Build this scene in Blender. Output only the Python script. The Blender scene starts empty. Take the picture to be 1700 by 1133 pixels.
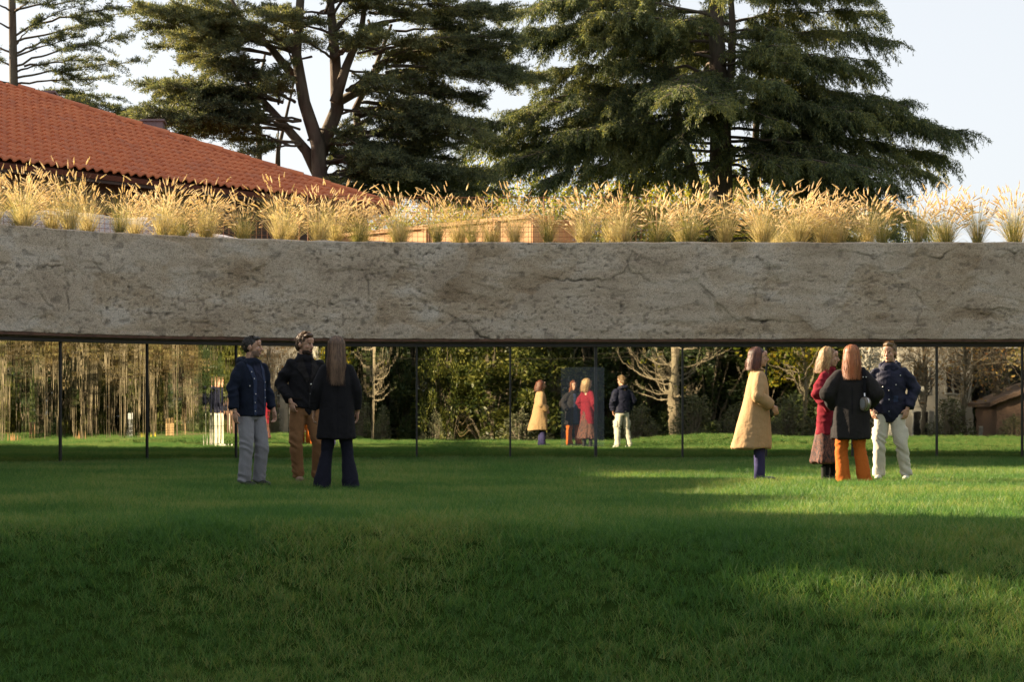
import bpy, bmesh, math, random
import numpy as np
from mathutils import Vector, Matrix
random.seed(7); RNG = np.random.default_rng(7)
R = math.radians
scene = bpy.context.scene
COL = scene.collection

# ------------------------------------------------------------------ camera, sky, sun, exposure
FPX = 3056.0                      # focal length in pixels of a 1700 px wide frame
EYE = 0.9
cam_d = bpy.data.cameras.new('camera'); cam = bpy.data.objects.new('camera', cam_d); COL.objects.link(cam)
cam.location = (0, 0, EYE); cam.rotation_euler = (R(90), 0, 0)
cam_d.sensor_width = 36; cam_d.lens = FPX / 1700 * 36
cam_d.shift_x = (850 - 545) / 1700; cam_d.shift_y = (685 - 566.5) / 1700
cam_d.clip_start = 0.1; cam_d.clip_end = 3000
scene.camera = cam
SUN_EL = 20.0
SUN_V = Vector((-0.875 * math.cos(R(SUN_EL)), 0.485 * math.cos(R(SUN_EL)), math.sin(R(SUN_EL)))).normalized()
world = bpy.data.worlds.new('World'); scene.world = world; world.use_nodes = True
nt = world.node_tree; bgn = nt.nodes['Background']
sky = nt.nodes.new('ShaderNodeTexSky'); sky.sky_type = 'NISHITA'; sky.sun_disc = False
sky.sun_elevation = R(SUN_EL); sky.sun_rotation = math.atan2(SUN_V.x, SUN_V.y)
sky.air_density = 1.0; sky.dust_density = 1.6; sky.ozone_density = 1.0; sky.altitude = 100
hs = nt.nodes.new('ShaderNodeHueSaturation'); hs.inputs['Saturation'].default_value = .42; nt.links.new(sky.outputs[0], hs.inputs['Color'])
tint = nt.nodes.new('ShaderNodeMix'); tint.data_type = 'RGBA'; tint.blend_type = 'MULTIPLY'; tint.inputs[0].default_value = 1; tint.inputs[7].default_value = (1.04, 1.0, .95, 1)
nt.links.new(hs.outputs[0], tint.inputs[6])
hz = nt.nodes.new('ShaderNodeMix'); hz.data_type = 'RGBA'; hz.inputs[0].default_value = .20; hz.inputs[6].default_value = (1.92, 2.02, 2.16, 1)   # thin even high haze
nt.links.new(tint.outputs[2], hz.inputs[7]); nt.links.new(hz.outputs[2], bgn.inputs[0]); bgn.inputs[1].default_value = 0.098
sl = bpy.data.lights.new('sun', 'SUN'); sun = bpy.data.objects.new('sun', sl); COL.objects.link(sun)
sl.energy = 5.0; sl.angle = R(0.55); sl.color = (1.0, 0.79, 0.54)
sun.rotation_euler = (-SUN_V).to_track_quat('-Z', 'Y').to_euler(); sun.location = (-30, 20, 30)
scene.view_settings.view_transform = 'Standard'; scene.view_settings.look = 'None'
scene.view_settings.gamma = 1; scene.view_settings.use_curve_mapping = False
scene.view_settings.exposure = 2.0
scene.cycles.max_bounces = 8; scene.cycles.transparent_max_bounces = 8
scene.cycles.diffuse_bounces = 3; scene.cycles.glossy_bounces = 3; scene.cycles.transmission_bounces = 3
scene.cycles.caustics_reflective = False; scene.cycles.caustics_refractive = False
scene.cycles.use_denoising = True

# ------------------------------------------------------------------ helpers
def px(x, y, Y):
    """point at depth Y that shows at photo pixel x, y"""
    return Vector(((x - 545) / FPX * Y, Y, EYE + (685 - y) / FPX * Y))

def _hash(ix, iy, iz, seed):
    h = (ix.astype(np.int64) * 374761393 + iy.astype(np.int64) * 668265263 + iz.astype(np.int64) * 2147483647 + seed * 974711) & 0xffffffff
    h = ((h ^ (h >> 13)) * 1274126177) & 0xffffffff
    h = ((h ^ (h >> 16)) * 2246822519) & 0xffffffff
    return ((h ^ (h >> 15)) & 0xffffff) / float(0xffffff) * 2 - 1

def vn(p, seed=0):
    p = np.asarray(p, float); i = np.floor(p); f = p - i; f = f * f * (3 - 2 * f); i = i.astype(np.int64)
    r = 0
    for dx in (0, 1):
        wx = f[:, 0] if dx else 1 - f[:, 0]
        for dy in (0, 1):
            wy = f[:, 1] if dy else 1 - f[:, 1]
            for dz in (0, 1):
                wz = f[:, 2] if dz else 1 - f[:, 2]
                r = r + wx * wy * wz * _hash(i[:, 0] + dx, i[:, 1] + dy, i[:, 2] + dz, seed)
    return r

def fbm(p, octs=4, seed=0, gain=.5):
    p = np.asarray(p, float); a = 1; s = 0; n = 0
    for o in range(octs):
        s = s + a * vn(p * 2 ** o + 17.3 * o, seed + o); n += a; a *= gain
    return s / n

def sstep(a, b, x):
    t = np.clip((x - a) / (b - a), 0, 1); return t * t * (3 - 2 * t)

def np_mesh(name, V, F, smooth=False):
    """V (n,3), F (m,3) or (m,4) integer arrays"""
    V = np.asarray(V, np.float32); F = np.asarray(F, np.int32)
    me = bpy.data.meshes.new(name); k = F.shape[1]
    me.vertices.add(len(V)); me.vertices.foreach_set('co', V.ravel())
    me.loops.add(F.size); me.loops.foreach_set('vertex_index', F.ravel())
    me.polygons.add(len(F)); me.polygons.foreach_set('loop_start', np.arange(0, F.size, k, dtype=np.int32))
    try: me.polygons.foreach_set('loop_total', np.full(len(F), k, np.int32))
    except Exception: pass
    me.update(calc_edges=True); me.validate()
    if smooth: me.polygons.foreach_set('use_smooth', np.ones(len(me.polygons), bool))
    return me

def obj(name, me, m=None, parent=None, smooth=None):
    o = bpy.data.objects.new(name, me); COL.objects.link(o)
    if m is not None and me is not None and not me.materials: me.materials.append(m)
    if parent is not None: o.parent = parent
    if smooth: me.polygons.foreach_set('use_smooth', np.ones(len(me.polygons), bool))
    return o

def empty(name, loc=(0, 0, 0), rz=0):
    o = bpy.data.objects.new(name, None); COL.objects.link(o); o.location = loc; o.rotation_euler = (0, 0, rz)
    o.empty_display_size = .2
    return o

def tag(o, label=None, cat=None, group=None, kind=None):
    if label: o['label'] = label
    if cat: o['category'] = cat
    if group: o['group'] = group
    if kind: o['kind'] = kind
    return o

ORD = 'first second third fourth fifth sixth seventh eighth ninth tenth eleventh twelfth thirteenth fourteenth fifteenth sixteenth seventeenth eighteenth nineteenth twentieth'.split()
def nth(i): return ORD[i] if i < 20 else 'twenty ' + ORD[i - 20] if i < 29 else 'thirtieth' if i == 29 else 'thirty ' + ORD[i - 30]
class MB:
    """collects simple shapes into one mesh"""
    def __init__(s): s.v = []; s.f = []
    def add(s, vs, fs):
        n = len(s.v); s.v.extend([tuple(v) for v in vs]); s.f.extend([tuple(i + n for i in f) for f in fs])
    def box(s, c, size, rot=0, tilt=None):
        hx, hy, hz = size[0] / 2, size[1] / 2, size[2] / 2
        M = Matrix.Rotation(rot, 3, 'Z')
        if tilt: M = M @ Matrix.Rotation(tilt[1], 3, tilt[0])
        vs = [Vector(c) + M @ Vector((x * hx, y * hy, z * hz)) for z in (-1, 1) for y in (-1, 1) for x in (-1, 1)]
        s.add(vs, [(0, 2, 3, 1), (4, 5, 7, 6), (0, 1, 5, 4), (2, 6, 7, 3), (0, 4, 6, 2), (1, 3, 7, 5)])
    def bevbox(s, c, size, b=.01, rot=0):
        bm = bmesh.new(); bmesh.ops.create_cube(bm, size=1)
        for v in bm.verts: v.co = Vector((v.co.x * size[0], v.co.y * size[1], v.co.z * size[2]))
        bmesh.ops.bevel(bm, geom=bm.edges[:], offset=b, segments=2, affect='EDGES')
        M = Matrix.Rotation(rot, 3, 'Z'); bm.verts.ensure_lookup_table()
        s.add([Vector(c) + M @ v.co for v in bm.verts], [[v.index for v in f.verts] for f in bm.faces]); bm.free()
    def tube(s, pts, rad, n=8, cap=True):
        pts = [Vector(p) for p in pts]; k = len(pts)
        if not hasattr(rad, '__len__'): rad = [rad] * k
        vs = []; up = None
        for i, p in enumerate(pts):
            d = (pts[min(i + 1, k - 1)] - pts[max(i - 1, 0)])
            d = d.normalized() if d.length > 1e-9 else Vector((0, 0, 1))
            if up is None:
                up = Vector((0, 0, 1)) if abs(d.z) < .9 else Vector((1, 0, 0))
            a = (up - d * up.dot(d)); a = a.normalized() if a.length > 1e-6 else d.orthogonal().normalized()
            b = d.cross(a); up = a
            for j in range(n):
                t = 2 * math.pi * j / n; vs.append(p + (a * math.cos(t) + b * math.sin(t)) * rad[i])
        fs = [(i * n + j, i * n + (j + 1) % n, (i + 1) * n + (j + 1) % n, (i + 1) * n + j) for i in range(k - 1) for j in range(n)]
        if cap: fs += [tuple(range(n))[::-1], tuple((k - 1) * n + j for j in range(n))]
        s.add(vs, fs)
    def ell(s, c, r, rot=None, nu=14, nv=9):
        vs = []; M = rot or Matrix.Identity(3); c = Vector(c)
        for i in range(nv + 1):
            th = math.pi * i / nv
            for j in range(nu):
                ph = 2 * math.pi * j / nu
                vs.append(c + M @ Vector((r[0] * math.sin(th) * math.cos(ph), r[1] * math.sin(th) * math.sin(ph), r[2] * math.cos(th))))
        fs = [(i * nu + j, (i + 1) * nu + j, (i + 1) * nu + (j + 1) % nu, i * nu + (j + 1) % nu) for i in range(nv) for j in range(nu)]
        s.add(vs, fs)
    def loft(s, rings, n=28, p=2.3):
        """rings: (cx, cy, cz, a, b) superellipse sections stacked along z; capped"""
        vs = []
        for (cx, cy, cz, a, b) in rings:
            for j in range(n):
                t = 2 * math.pi * j / n; c, q = math.cos(t), math.sin(t)
                vs.append((cx + a * math.copysign(abs(c) ** (2 / p), c), cy + b * math.copysign(abs(q) ** (2 / p), q), cz))
        k = len(rings)
        fs = [(i * n + j, i * n + (j + 1) % n, (i + 1) * n + (j + 1) % n, (i + 1) * n + j) for i in range(k - 1) for j in range(n)]
        fs += [tuple(range(n))[::-1], tuple((k - 1) * n + j for j in range(n))]
        s.add(vs, fs)
    def mesh(s, name='mesh'):
        me = bpy.data.meshes.new(name); me.from_pydata(s.v, [], s.f); me.update(); return me
    def build(s, name, m, parent=None, smooth=False):
        me = s.mesh(name)
        o = obj(name, me, m, parent)
        if smooth: me.polygons.foreach_set('use_smooth', np.ones(len(me.polygons), bool))
        return o

def remesh(mb, vox, smooth_it=4):
    me = mb.mesh('tmp'); o = bpy.data.objects.new('tmp', me); COL.objects.link(o)
    md = o.modifiers.new('r', 'REMESH'); md.mode = 'VOXEL'; md.voxel_size = vox; md.use_smooth_shade = True
    if smooth_it:
        m2 = o.modifiers.new('s', 'SMOOTH'); m2.factor = .5; m2.iterations = smooth_it
    dg = bpy.context.evaluated_depsgraph_get(); ev = o.evaluated_get(dg)
    res = bpy.data.meshes.new_from_object(ev, depsgraph=dg)
    bpy.data.objects.remove(o); bpy.data.meshes.remove(me)
    return res

def mesh_np(me):
    V = np.empty(len(me.vertices) * 3, np.float32); me.vertices.foreach_get('co', V)
    N = np.empty(len(me.vertices) * 3, np.float32); me.vertices.foreach_get('normal', N)
    return V.reshape(-1, 3).astype(float), N.reshape(-1, 3).astype(float)

def displace(me, fn):
    V, N = mesh_np(me); d = fn(V, N); V = V + N * d[:, None]
    me.vertices.foreach_set('co', V.astype(np.float32).ravel()); me.update()

# ------------------------------------------------------------------ materials
class NT:
    def __init__(s, name):
        s.m = bpy.data.materials.new(name); s.m.use_nodes = True; s.t = s.m.node_tree
        s.b = s.t.nodes['Principled BSDF']; s.out = s.t.nodes['Material Output']
    def n(s, kind, **kw):
        nd = s.t.nodes.new('ShaderNode' + kind)
        for k, v in kw.items():
            if k in nd.inputs: nd.inputs[k].default_value = v
            else: setattr(nd, k, v)
        return nd
    def l(s, a, b): s.t.links.new(a, b)
    def coord(s, kind='Object', scale=(1, 1, 1)):
        tc = s.n('TexCoord'); mp = s.n('Mapping'); mp.inputs['Scale'].default_value = scale
        s.l(tc.outputs[kind], mp.inputs[0]); return mp.outputs[0]
    def noise(s, vec, scale, detail=4, rough=.55):
        nd = s.n('TexNoise'); nd.inputs['Scale'].default_value = scale; nd.inputs['Detail'].default_value = detail
        nd.inputs['Roughness'].default_value = rough; s.l(vec, nd.inputs['Vector']); return nd.outputs['Fac']
    def ramp(s, fac, stops):
        r = s.n('ValToRGB'); e = r.color_ramp.elements
        while len(e) < len(stops): e.new(.5)
        for el, (p, c) in zip(e, stops):
            el.position = p; el.color = (*c, 1) if hasattr(c, '__len__') else (c, c, c, 1)
        s.l(fac, r.inputs[0]); return r.outputs[0]
    def mix(s, fac, a, b, mode='MIX'):
        m = s.n('Mix', data_type='RGBA', blend_type=mode)
        for i, v in ((0, fac), (6, a), (7, b)):
            if isinstance(v, (int, float)): m.inputs[i].default_value = v
            elif isinstance(v, tuple): m.inputs[i].default_value = (*v, 1)
            else: s.l(v, m.inputs[i])
        return m.outputs[2]
    def bump(s, h, dist=.01, strength=1.0):
        b = s.n('Bump'); b.inputs['Distance'].default_value = dist; b.inputs['Strength'].default_value = strength
        s.l(h, b.inputs['Height']); s.l(b.outputs[0], s.b.inputs['Normal']); return b
    def base(s, c):
        if isinstance(c, tuple): s.b.inputs['Base Color'].default_value = (*c, 1)
        else: s.l(c, s.b.inputs['Base Color'])

def plain(name, c, rough=.6, var=.15, scale=12, bump=0, metal=0, coat=None):
    t = NT(name); v = t.coord('Object'); f = t.noise(v, scale)
    d = tuple(x * (1 - var) for x in c); e = tuple(min(1, x * (1 + var)) for x in c)
    t.base(t.ramp(f, [(.3, d), (.7, e)])); t.b.inputs['Roughness'].default_value = rough
    t.b.inputs['Metallic'].default_value = metal
    if bump: t.bump(f, bump)
    return t.m

def cloth(name, c, scale=220, rough=.9, var=.18, sheen=.3):
    t = NT(name); v = t.coord('Object'); f = t.noise(v, 9, 5); g = t.noise(v, scale, 2)
    c0 = t.ramp(f, [(.3, tuple(x * (1 - var) for x in c)), (.7, tuple(min(1, x * (1 + var)) for x in c))])
    t.base(t.mix(.35, c0, t.ramp(g, [(.35, tuple(x * .6 for x in c)), (.65, tuple(min(1, x * 1.35) for x in c))])))
    t.b.inputs['Roughness'].default_value = rough
    t.b.inputs['Sheen Weight'].default_value = sheen; t.b.inputs['Sheen Roughness'].default_value = .5
    t.b.inputs['Sheen Tint'].default_value = (*tuple(min(1, x * 1.6 + .02) for x in c), 1)
    t.b.inputs['Specular IOR Level'].default_value = .15
    w1 = t.n('TexNoise'); w1.inputs['Scale'].default_value = 11; w1.inputs['Detail'].default_value = 3; w1.inputs['Distortion'].default_value = 1.2; t.l(t.coord('Object', (1, 1, .6)), w1.inputs['Vector'])
    b0 = t.n('Bump'); b0.inputs['Distance'].default_value = .009; t.l(w1.outputs['Fac'], b0.inputs['Height']); b1 = t.bump(g, .0015); t.l(b0.outputs[0], b1.inputs['Normal'])
    return t.m

def leafmat(name, cols, trans=.35, rough=.55, ns=.6, world=False):
    """foliage: colour varies between clumps (noise in space) and between leaves (per-corner value)"""
    t = NT(name); v = t.n('NewGeometry').outputs['Position'] if world else t.coord('Object'); f = t.noise(v, ns, 3)
    at = t.n('Attribute'); at.attribute_name = 'rnd'
    mx = t.n('Math', operation='ADD'); t.l(f, mx.inputs[0])
    m2 = t.n('Math', operation='MULTIPLY_ADD'); t.l(at.outputs['Fac'], m2.inputs[0]); m2.inputs[1].default_value = .5; m2.inputs[2].default_value = -.25
    t.l(m2.outputs[0], mx.inputs[1])
    k = len(cols)
    c = t.ramp(mx.outputs[0], [(.25 + .5 * i / max(1, k - 1), q) for i, q in enumerate(cols)])
    t.base(c); t.b.inputs['Roughness'].default_value = rough; t.b.inputs['Specular IOR Level'].default_value = .3
    tr = t.n('BsdfTranslucent'); t.l(t.mix(1.0, c, (1.25, 1.2, .7), 'MULTIPLY'), tr.inputs[0])
    ms = t.n('MixShader'); ms.inputs[0].default_value = trans
    t.l(t.b.outputs[0], ms.inputs[1]); t.l(tr.outputs[0], ms.inputs[2]); t.l(ms.outputs[0], t.out.inputs[0])
    return t.m

def bark(name, c=(.16, .11, .08), sc=7):
    t = NT(name); v = t.coord('Object', (1, 1, .22)); f = t.noise(v, sc, 6, .65); g = t.noise(t.coord('Object'), 1.3, 3)
    c0 = t.ramp(f, [(.3, tuple(x * .45 for x in c)), (.5, c), (.75, tuple(x * 1.5 for x in c))])
    t.base(t.mix(.3, c0, t.ramp(g, [(.4, tuple(x * .7 for x in c)), (.6, (.14, .15, .10))])))
    t.b.inputs['Roughness'].default_value = .95; t.bump(f, .05)
    return t.m

def set_rnd(me, per_face):
    a = me.attributes.new('rnd', 'FLOAT', 'FACE'); a.data.foreach_set('value', np.asarray(per_face, np.float32))
# ------------------------------------------------------------------ ground
def ground_z(x, y):
    x = np.asarray(x, float); y = np.asarray(y, float)
    y0_ = y; y = y / 1.1669
    right = sstep(1.5, 7.5, x)
    yc = 12.35 - 0.4 * right + .18 * np.sin(x * .9 + 1)
    w = 2.1 + 4.6 * right
    drop = 1.02 * sstep(0, 1, (yc - y) / w)
    side = sstep(9, 14, x)
    drop = drop * (1 - side) + side * .5 * sstep(0, 1, (2 - y) / 8)
    z = -drop + .16 * np.exp(-((x - 13) / 3.5) ** 2 - ((y - 15) / 6) ** 2) + .12 * np.exp(-((x - 11.3) / 1.8) ** 2 - ((y - 8) / 5) ** 2)
    q = np.stack([x * .45, y * .45, x * 0], -1).reshape(-1, 3)
    near = (np.exp(-(((y - 14) / 14) ** 2))).ravel()
    z = z + ((vn(q, 3) * .035 + vn(q * 2.7, 5) * .012) * near * (y.ravel() < 29.2)).reshape(z.shape)
    far = sstep(50, 180, np.hypot(x, y0_)); return z - far * 1.5

def axis(lo, hi, fine_lo, fine_hi, step):
    a = list(np.arange(fine_lo, fine_hi + 1e-6, step)); g = step; v = fine_hi
    while v < hi: g *= 1.25; v += g; a.append(min(v, hi))
    g = step; v = fine_lo; b = []
    while v > lo: g *= 1.25; v -= g; b.append(max(v, lo))
    return np.array(b[::-1] + a)
gx = axis(-900, 900, -9, 26, .2); gy = axis(-900, 900, 2, 36, .2)
GX, GY = np.meshgrid(gx, gy); GZ = ground_z(GX, GY)
nx, ny = len(gx), len(gy); I = np.arange(nx * ny).reshape(ny, nx)
Fg = np.stack([I[:-1, :-1], I[:-1, 1:], I[1:, 1:], I[1:, :-1]], -1).reshape(-1, 4)
t = NT('lawn_soil'); v = t.coord('Object'); f = t.noise(v, 1.3, 5); g = t.noise(v, 40, 4)
t.base(t.mix(.6, t.ramp(f, [(.3, (.018, .040, .008)), (.7, (.040, .075, .014))]), t.ramp(g, [(.3, (.015, .03, .007)), (.7, (.05, .085, .018))])))
t.b.inputs['Roughness'].default_value = 1; t.b.inputs['Specular IOR Level'].default_value = 0; t.bump(g, .03)
tag(obj('ground', np_mesh('ground', np.stack([GX, GY, GZ], -1).reshape(-1, 3), Fg, True), t.m), kind='structure')

# ------------------------------------------------------------------ pavilion plan: straight to the right, an arc closing to the left
GLY, ARC_X, ARC_R = 35.0, 2.53, 11.6
def plan(s, off=0.0):
    """s metres along the glass line (0 where the arc starts, + right); off = metres towards the lawn"""
    s = np.asarray(s, float); ph = np.clip(-s, 0, None) / ARC_R
    x = ARC_X + np.clip(s, 0, None) - (ARC_R - off) * np.sin(ph)
    y = GLY - ARC_R + (ARC_R - off) * np.cos(ph)
    return x, y, np.sin(ph), -np.cos(ph)
_ss = np.linspace(-15, 16, 8001); _x, _y, _, _ = plan(_ss); _p = 545 + FPX * _x / _y
def s_at(p): return float(np.interp(p, _p, _ss))
_xf, _yf, _, _ = plan(_ss, .22); _pf = 545 + FPX * _xf / _yf
def sf_at(p): return float(np.interp(p, _pf, _ss))

S0, S1 = -23.5, 15.6
def strip(s0, s1, prof, step=.25):
    """sweep a closed (off, z) profile along the plan"""
    n = max(2, int((s1 - s0) / step) + 1); ss = np.linspace(s0, s1, n); k = len(prof); V = []
    for (o, z) in prof:
        x, y, _, _ = plan(ss, o); V.append(np.stack([x, y, np.full(n, z)], -1))
    V = np.stack(V, 1).reshape(-1, 3); F = []
    for i in range(n - 1):
        for j in range(k):
            F.append((i * k + j, i * k + (j + 1) % k, (i + 1) * k + (j + 1) % k, (i + 1) * k + j))
    me = bpy.data.meshes.new('strip'); me.from_pydata(V.tolist(), [], F + [tuple(range(k))[::-1], tuple((n - 1) * k + j for j in range(k))]); me.update()
    bm = bmesh.new(); bm.from_mesh(me); bmesh.ops.recalc_face_normals(bm, faces=bm.faces[:]); bm.to_mesh(me); bm.free()
    return me

pav = empty('curved_pavilion', (5, 30, 0)); pav.location = (0, 0, 0)
tag(pav, 'low curved pavilion with mirror glass below a rough concrete band, grasses on its roof', 'building')
TOPZ, BOTZ, GTOP = 4.12, 2.265, 2.143

# rough concrete band --------------------------------------------------------------------------
def px_sz(p, y):
    s = sf_at(p); _, yy, _, _ = plan(s, .22); return s, EYE + (685 - y) / FPX * float(yy)
CRACKS = [[(40,430),(62,441),(80,443),(105,442),(112,430)],[(108,385),(110,430),(112,470),(114,515)],[(136,433),(160,440),(170,455)],
 [(60,470),(72,490),(85,508)],[(355,397),(372,428),(395,423),(425,449),(438,440),(455,427)],[(412,460),(425,449)],[(395,423),(372,428)],[(430,370),(425,390)],
 [(605,403),(612,430),(604,455),(612,480),(616,515)],[(604,457),(640,455),(665,468),(690,492),(715,507),(745,525),(775,535),(800,555),(812,563)],
 [(740,485),(770,486),(800,492),(830,480),(850,465),(880,458)],[(790,470),(815,477),(828,470)],[(785,536),(800,529),(860,532),(885,530)],
 [(905,463),(1000,466),(1035,450),(1048,417)],[(1048,417),(1062,440),(1060,425)],[(1060,430),(1095,437),(1120,440)],[(1085,438),(1107,450)],[(1038,430),(1045,452),(1063,453),(1080,467)],
 [(990,474),(1020,483),(1040,480)],[(1130,472),(1150,463),(1180,450),(1205,444),(1215,432),(1265,430),(1278,445),(1278,455),(1295,455),(1303,448)],
 [(1160,470),(1180,490),(1200,510),(1225,530),(1250,534),(1330,535)],[(1165,480),(1195,515),(1200,522)],[(1235,485),(1253,480),(1273,458)],[(1252,480),(1256,505)],
 [(1318,462),(1355,455),(1375,465),(1378,490),(1385,507),(1400,518),(1415,535),(1440,537)],[(1355,420),(1400,415),(1450,428),(1475,422),(1520,420),(1535,410)],
 [(1535,418),(1550,430),(1562,432),(1575,422)],[(1535,500),(1555,510),(1575,495),(1610,465),(1625,455)],[(1500,480),(1520,485),(1535,505),(1525,520),(1525,533)],
 [(1615,515),(1630,518),(1660,515),(1700,520)],[(1660,416),(1680,420),(1700,414)],[(1310,475),(1290,485),(1275,500)],[(500,535),(475,523),(460,520)],[(160,560),(120,530),(85,510)],
 [(300,460),(340,445),(365,437)],[(545,450),(600,447)],[(1418,563),(1440,558),(1460,562)],[(1500,562),(1512,550),(1528,547)],[(650,430),(690,440),(700,455)],[(700,430),(720,415)]]
def band_mesh():
    sA, sB = sf_at(-60), S1
    s = np.concatenate([np.arange(S0, sA, .25), np.arange(sA, sf_at(1720), .021), np.arange(sf_at(1720), S1 + .01, .25)])
    z = np.linspace(BOTZ, TOPZ, 92); SS, ZZ = np.meshgrid(s, z); sh = SS.shape
    P = np.stack([SS.ravel(), ZZ.ravel(), np.zeros(SS.size)], -1)
    wv = np.stack([vn(P * 1.6, 11), vn(P * 1.6 + 40, 12)], -1) * .35 + np.stack([vn(P * 6, 13), vn(P * 6 + 40, 14)], -1) * .06
    Q = P.copy(); Q[:, 0] += wv[:, 0]; Q[:, 1] += wv[:, 1]
    lay = vn(Q * [.75, 1.35, 1], 21); lay2 = vn(Q * [1.5, 2.6, 1] + 9, 22); 
    h = .010 * sstep(-.03, .01, lay) + .008 * sstep(.22, .25, lay2) - .007 * sstep(.45, .47, lay)
    patch = sstep(-.03, .02, lay) * .5 + sstep(.22, .26, lay2) * .35
    h += .004 * fbm(P * [4, 12, 1], 4, 31)
    rough_mask = sstep(-.25, .3, vn(P * [.9, 1.8, 1] + 5, 41))
    h += (.003 + .005 * rough_mask) * fbm(P * [14, 34, 1], 3, 51)
    pit = sstep(.42, .62, vn(P * [16, 26, 1] + 3, 61)) * (.3 + .7 * rough_mask) + .8 * sstep(.62, .75, vn(P * [7, 13, 1] + 33, 62))
    h -= .012 * pit
    # board marks
    zz = P[:, 1]; h += .0035 * np.sin(zz * 26 + 1.2 * vn(P * [.5, .1, 1], 71)) * sstep(-.2, .2, vn(P * [.6, .8, 1] + 8, 72))
    # cracks traced at their places
    Pw = P[:, :2] + np.stack([vn(P * 9, 81), vn(P * 9 + 50, 82)], -1) * .045 + np.stack([vn(P * 30, 83), vn(P * 30 + 50, 84)], -1) * .012
    cr = np.zeros(len(P))
    for ci, c in enumerate(CRACKS):
        w = [px_sz(*q) for q in c]
        for a, b in zip(w[:-1], w[1:]):
            a = np.array(a); b = np.array(b)
            m = (P[:, 0] > min(a[0], b[0]) - .2) & (P[:, 0] < max(a[0], b[0]) + .2)
            d = Pw[m] - a; ab = b - a; tt = np.clip((d @ ab) / (ab @ ab), 0, 1); dd = d - tt[:, None] * ab
            dist = np.hypot(dd[:, 0], dd[:, 1]); cr[m] = np.maximum(cr[m], np.exp(-(dist / .013) ** 2))
            side = ab[0] * d[:, 1] - ab[1] * d[:, 0]
            h[m] += .012 * np.exp(-dist / .30) * np.where(side > 0, 1, -.35) * (.5 + .5 * ((ci * 7) % 3) / 2) * sstep(0, .012, dist)
    vis = np.clip(.15 + .9 * vn(P * [2.1, 2.1, 1] + 77, 85), 0.0, .9)
    h -= .024 * cr * vis
    h = (h * .72).reshape(sh); 
    # ragged lower and upper edges
    er = np.abs(vn(np.stack([s * 2.2, s * 0, s * 0], -1), 91)) * .022 + np.abs(vn(np.stack([s * 11, s * 0, s * 0], -1), 92)) * .010
    ZZ = ZZ.copy(); ZZ[0] += er; ZZ[1] = np.maximum(ZZ[1], ZZ[0] + .004)
    ZZ[-1] += vn(np.stack([s * 3, s * 0, s * 0], -1), 93) * .012
    h[0] -= .03; h[-1] -= .02
    x, y, nxx, nyy = plan(SS.ravel(), .22); hh = h.ravel() - .01
    V = np.stack([x + nxx * hh, y + nyy * hh, ZZ.ravel()], -1)
    # back rows: top going in, underside going in
    def row(off, zc):
        a, b, _, _ = plan(s, off); return np.stack([a, b, np.full(len(s), zc)], -1)
    rows = [row(-.30, BOTZ + .05), *[V[i * len(s):(i + 1) * len(s)] for i in range(len(z))], row(-.30, TOPZ - .02)]
    A = np.concatenate(rows); nr, nc = len(rows), len(s); I = np.arange(nr * nc).reshape(nr, nc)
    F = np.stack([I[:-1, :-1], I[:-1, 1:], I[1:, 1:], I[1:, :-1]], -1).reshape(-1, 4)
    me = np_mesh('concrete_band', A, F, True)
    at = me.attributes.new('patch', 'FLOAT', 'POINT'); full = np.concatenate([np.zeros(nc), patch, np.zeros(nc)]); at.data.foreach_set('value', full.astype(np.float32))
    at = me.attributes.new('crack', 'FLOAT', 'POINT'); full = np.concatenate([np.zeros(nc), np.clip(cr * vis + pit * .45, 0, 1), np.zeros(nc)]); at.data.foreach_set('value', full.astype(np.float32))
    return me
t = NT('rough_concrete'); v = t.coord('Object'); vs = t.coord('Object', (1, 1, 2.2))
a = t.noise(vs, .8, 6, .6); b = t.noise(t.coord('Object', (1, 1, 1.9)), 14, 5, .7); c = t.noise(t.coord('Object', (1, 1, 1.5)), 46, 4, .8)
ap = t.n('Attribute'); ap.attribute_name = 'patch'; ac = t.n('Attribute'); ac.attribute_name = 'crack'
c1 = t.ramp(a, [(.36, (.35, .265, .18)), (.47, (.50, .40, .29)), (.56, (.57, .475, .365)), (.66, (.66, .59, .51))])
c1 = t.mix(t.ramp(ap.outputs['Fac'], [(0, 0), (1, .8)]), c1, (.62, .54, .45))
c1 = t.mix(.75, c1, t.ramp(b, [(.30, .58), (.44, .88), (.6, 1.02), (.75, 1.14)]), 'MULTIPLY')
c1 = t.mix(.9, c1, t.ramp(c, [(.38, .12), (.44, .85), (.60, 1.03), (.67, 1.5)]), 'MULTIPLY')
c1 = t.mix(ac.outputs['Fac'], c1, (.07, .06, .05))
t.base(c1); t.b.inputs['Roughness'].default_value = .95; t.b.inputs['Specular IOR Level'].default_value = .15
ad = t.n('Math', operation='ADD'); t.l(b, ad.inputs[0]); t.l(c, ad.inputs[1]); t.bump(ad.outputs[0], .006)
M_CONC = t.m
o = obj('concrete_band', band_mesh(), M_CONC, pav)

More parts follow.
